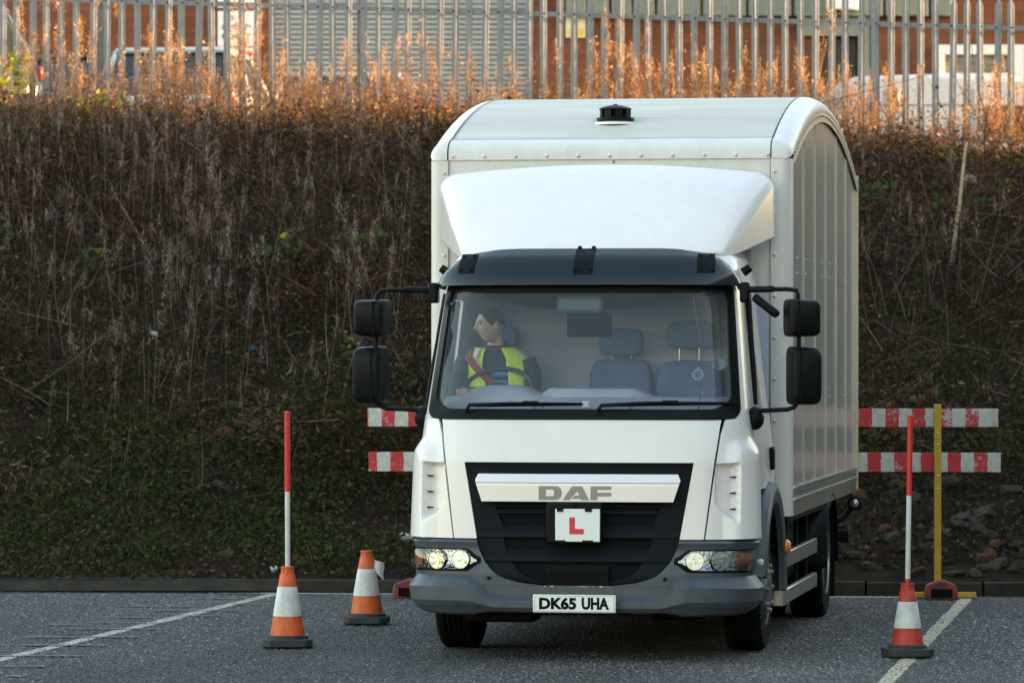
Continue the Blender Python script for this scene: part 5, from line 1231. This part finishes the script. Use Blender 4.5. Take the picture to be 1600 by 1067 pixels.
for s in SIDES:
    pts = arm_pts(s); body.tube(pts, [.055, .047, .042, .036, .026], 12); p = Vector(pts[-1])
    hd = MB().ell(p+Vector((0, -.04, .012)), (.038, .05, .018), 12, 8); body.add(hd.V, hd.F)
    for k in range(4):
        b = p+Vector((-.03+.02*k, -.08, .012)); body.tube([b, b+Vector((0, -.032, .006)), b+Vector((0, -.045, -.018)), b+Vector((0, -.03, -.034))], [.0095, .009, .0085, .007], 8)
    b = p+Vector((-s*.035, -.03, .008)); body.tube([b, b+Vector((-s*.025, -.025, .008)), b+Vector((-s*.028, -.05, .0))], [.012, .0105, .008], 8)
    body.tube([(s*.09, .02, .02), (s*.11, -.25, .05), (s*.12, -.42, .04), (s*.12, -.46, -.18), (s*.12, -.45, -.27)], [.085, .075, .060, .050, .04], 12)
# ears
for s in SIDES:
    e_ = MB().ell((s*.079, .012, -.008), (.012, .020, .033), 12, 8); body.add([HM@Vector(v_) for v_ in e_.V], e_.F)
bo = body.build('body', M['skin'], dv); rmh = bo.modifiers.new('remesh', 'REMESH'); rmh.mode = 'VOXEL'; rmh.voxel_size = .0042; rmh.use_smooth_shade = True
smh = bo.modifiers.new('smooth', 'SMOOTH'); smh.factor = .4; smh.iterations = 2
# hair: short cap
hb = MB(); V = []; N, K = 40, 14
for i in range(K+1):
    th = math.pi*.60*i/K
    for k in range(N):
        ph = 2*math.pi*k/N; x, y, z = math.sin(th)*math.cos(ph), -math.sin(th)*math.sin(ph), math.cos(th)
        front = max(0, -y)/max(1e-6, math.hypot(x, y)); front = sm(front, .25, .95); lim = 1-.52*front-.16*abs(math.cos(ph))*(1-front)      # hairline higher at the front
        t2 = math.pi*(.60*lim)*i/K; x, y, z = math.sin(t2)*math.cos(ph), -math.sin(t2)*math.sin(ph), math.cos(t2)
        V.append(HM@Vector((x*.0825, y*.1035, z*.128)))
hb.add(V, [(i*N+k, (i+1)*N+k, (i+1)*N+(k+1) % N, i*N+(k+1) % N) for i in range(K) for k in range(N)]); hb.build('hair', M['hair'], dv, smooth=80)
eb = MB()
for s in SIDES: q = MB().tube([(s*.016, -.094, .026), (s*.032, -.092, .031), (s*.048, -.082, .025)], .0045, 6); eb.add([HM@Vector(v_) for v_ in q.V], q.F)
tag(eb.build('eyebrows', M['hair'], dv), kind='stuff')
for s in SIDES: q = MB().ell((s*.031, -.0775, .008), (.012, .012, .0095), 12, 8); q.V = [HM@Vector(v_) for v_ in q.V]; q.build('eye', mat('eye', (.25, .22, .20), .3), dv, smooth=80)
hd = MB(); torso_mb(hd, -.02, .700, .004, 22)
for s in SIDES: hd.tube(arm_pts(s), [.072, .066, .058, .050, .038], 16)
hd.ell((-.06, .05, .685), (.10, .075, .05), 18, 10)
ho = hd.build('hoodie', M['hoodie'], dv); q = ho.modifiers.new('remesh', 'REMESH'); q.mode = 'VOXEL'; q.voxel_size = .012; q.use_smooth_shade = True; q = ho.modifiers.new('smooth', 'SMOOTH'); q.iterations = 3
def tpatch(name, a0, a1, z0, z1, off, m, n=14, nz=14):
    a0, a1 = F_(a0), F_(a1)
    o = MB().grid(lambda u, v: torso(R(lerp(a0(v), a1(v), u)), lerp(z0, z1, v), off), n, nz).build(name, m, dv, smooth=70); q = o.modifiers.new('solid', 'SOLIDIFY'); q.thickness = .006; q.offset = 1; return o
# vest: angles measured from +x, -90 is the chest
tpatch('vest', lambda v: 176, lambda v: lerp(254, 247, v), .05, .690, .024, M['hivis']); tpatch('vest', lambda v: lerp(288, 292, v), lambda v: 366, .05, .690, .024, M['hivis'])
tpatch('reflective_strip', lambda v: lerp(318, 330, v), lambda v: lerp(338, 352, v), .18, .686, .032, M['tape']); tpatch('reflective_strip', lambda v: lerp(226, 222, v), lambda v: lerp(238, 236, v), .56, .686, .032, M['tape'])
for k in range(3): tpatch('shirt_print', lambda v: 262-3*k, lambda v: 292, .50-.055*k, .535-.055*k, .010, M['print'], 8, 3)
# creases in the cloth
ctex = bpy.data.textures.new('creases', 'CLOUDS'); ctex.noise_scale = .055; ctex.noise_depth = 1
for o in list(dv.children):
    if o.name.split('.')[0] in ('hoodie', 'vest'):
        if o.name.startswith('vest'): q = o.modifiers.new('sub', 'SUBSURF'); q.levels = q.render_levels = 1
        q = o.modifiers.new('creases', 'DISPLACE'); q.texture = ctex; q.texture_coords = 'GLOBAL'; q.strength = .022; q.mid_level = .35
# seat belt over the chest (part of the lorry)
bp = [torso(R(a), z, .054) for a, z in ((205, .665), (222, .62), (240, .555), (258, .48), (275, .40), (292, .31))]
bp = [(-.21, .10, .70)]+bp; mb = MB(); V = []
for i, p in enumerate(bp): V += [(p[0]-.018, p[1], p[2]-.012), (p[0]+.018, p[1], p[2]+.018)]
mb.add([(x+DX, y+DY, z+DZ) for x, y, z in V], [(2*i, 2*i+2, 2*i+3, 2*i+1) for i in range(len(bp)-1)])
sb = part(mb, 'seat_belt', M['belt']); q = sb.modifiers.new('solid', 'SOLIDIFY'); q.thickness = .004

# ================================================================== CONES, POLES, BARRIER
def cone(label, x, y, H, body_m, bw, rz, flag=False, top=True, bulge=1.0):
    e = empty('traffic_cone', (x, y, 0), rz); tag(e, label, 'traffic cone', 'traffic cones round the bay')
    h = bw/2; P = []
    for sx, sy in ((1, -1), (1, 1), (-1, 1), (-1, -1)):
        P += [(sx*h, sy*h*.72), (sx*h*.72, sy*h)] if sx*sy > 0 else [(sx*h*.72, sy*h), (sx*h, sy*h*.72)]
    P = sorted(P, key=lambda p: math.atan2(p[1], p[0]))
    MB().prism(P, 'z', .012, .062).build('base', M['conebase'], e, bevel=.008)
    for sx in (-1, 1):
        for sy in (-1, 1): MB().box(sx*h*.62-.03, sx*h*.62+.03, sy*h*.62-.03, sy*h*.62+.03, 0, .014).build('foot', M['conebase'], e)
    r0 = .118*bulge; r1 = .040
    def rr(z): return lerp(r0, r1, (z-.062)/(H-.062))
    MB().lathe([(r0+.018, .060), (r0+.016, .078), (rr(.085), .085)], 32, 'z').build('collar', M['conebase'], e, smooth=50)
    za, zb = .062+(H-.062)*.31, .062+(H-.062)*.72
    MB().lathe([(rr(.083), .083), (rr(za), za)], 32, 'z').build('lower_body', body_m, e, smooth=50)
    MB().lathe([(rr(za), za), (rr(za)+.0025, za+.002), (rr(zb)+.0025, zb-.002), (rr(zb), zb)], 32, 'z').build('reflective_sleeve', M['sleeve'], e, smooth=50)
    MB().lathe([(rr(zb), zb), (rr(H-.05), H-.05), (rr(H-.05)-.006, H-.046), (r1-.002, H-.012), (r1+.004, H-.010), (r1+.004, H-.002), (r1-.008, H), (r1-.012, H-.03)], 32, 'z', close=False).build('top', body_m, e, smooth=50)
    nb = MB()
    for k in range(8): a = k*math.pi/4; nb.obox(((r1+.001)*math.cos(a), (r1+.001)*math.sin(a), H-.03), (.006, .012, .03), (0, 0, a))
    tag(nb.build('top_ribs', body_m, e), kind='stuff')
    if flag:
        MB().grid(lambda u, v: (.055+.07*u+.004*math.sin(v*7), -.02-.02*math.sin(u*3), .46-.09*u*.2-.13*v*(.55+.45*u)), 6, 5).build('torn_sleeve_end', M['sleeve'], e, smooth=50)
    return e
cone('orange and white cone holding the tall pole, left of the lorry', -1.468, 28.87, .532, M['orange'], .325, R(4))
cone('orange and white cone without pole, torn sleeve, beside the lorry', -1.027, 31.22, .525, M['orange'], .305, R(-6), flag=True)
cone('red and white cone holding the leaning pole, right of the lorry', 2.505, 27.97, .470, M['conered'], .30, R(8), bulge=.9)
def pole(label, x, y, z0, z1, lean, zsplit, r, low_red=0):
    e = empty('marker_pole', (x, y, z0)); tag(e, label, 'pole', 'red and white poles standing in cones'); e.rotation_euler = (0, lean, 0)
    h = z1-z0; s = zsplit-z0; a = .0
    if low_red: MB().lathe([(r+.001, 0), (r+.001, low_red)], 18, 'z').build('red_band', M['polered'], e, smooth=40); a = low_red
    MB().lathe([(r, a), (r, s)], 18, 'z').build('white_section', M['polewhite'], e, smooth=40)
    MB().lathe([(r+.0015, s), (r+.0015, h-.004), (r-.002, h)], 18, 'z').build('red_section', M['polered'], e, smooth=40)
    MB().lathe([(r-.003, h), (.001, h+.002)], 18, 'z').build('end_cap', M['polewhite'], e)
pole('straight red and white pole in the left cone', -1.466, 28.87, .48, 1.542, R(-.2), 1.02, .017)
pole('leaning red and white pole in the right cone', 2.505, 27.97, .42, 1.536, R(.9), 1.026, .0165, low_red=.08)
# barrier behind the lorry
bang = math.atan2(34.36-34.60, 3.785+1.13)
ba = empty('barrier', (1.33, 34.48, 0), bang); tag(ba, 'red and white striped two-board barrier on yellow post behind the lorry', 'barrier')
MB().box(-2.465, 2.455, -.014, .014, 1.335, 1.478).build('board', board_mat('striped_board_upper', .075, .207), ba, bevel=.003)
MB().box(-2.455, 2.475, -.014, .014, .985, 1.135).build('board', board_mat('striped_board_lower', .008, .207), ba, bevel=.003)
for xx, post in ((1.985, True), (-2.12, False)):
    if post:
        po = MB().box(xx-.027, xx+.027, -.062, -.017, .04, 1.515).build('post', M['yellow'], ba, bevel=.006)
        for z in (1.29, 1.20, .955, .855): MB().lathe([(.009, 0), (.007, -.006), (0, -.008)], 8, 'y', (xx+.002, -.0625, z)).build('bolt', M['chrome'], po)
    else: po = MB().box(xx+.30, xx+.35, .017, .062, .04, 1.50).build('post', M['yellow'], ba, bevel=.006)
MB().box(1.985-.20, 1.985+.30, -.03, .03, .012, .05).build('foot_bar', M['yellow'], ba, bevel=.005)
def block(x0, x1, hole):
    mb = MB(); P = [(x0, .0), (x1, .0), (x1+.012, .05), (x1, .115), (x0+(x1-x0)*.62, .15), (x0+(x1-x0)*.42, .15), (x0, .115), (x0-.012, .05)]
    b = mb.prism(P, 'y', -.24, -.04).build('base_block', M['redblock'], ba, bevel=.012)
    MB().box(x0+.035, x1-.03, -.2425, -.2405, .018, .088).build('block_recess', M['ink'], b)
block(1.89, 2.12, True); block(-2.24, -1.98, True)
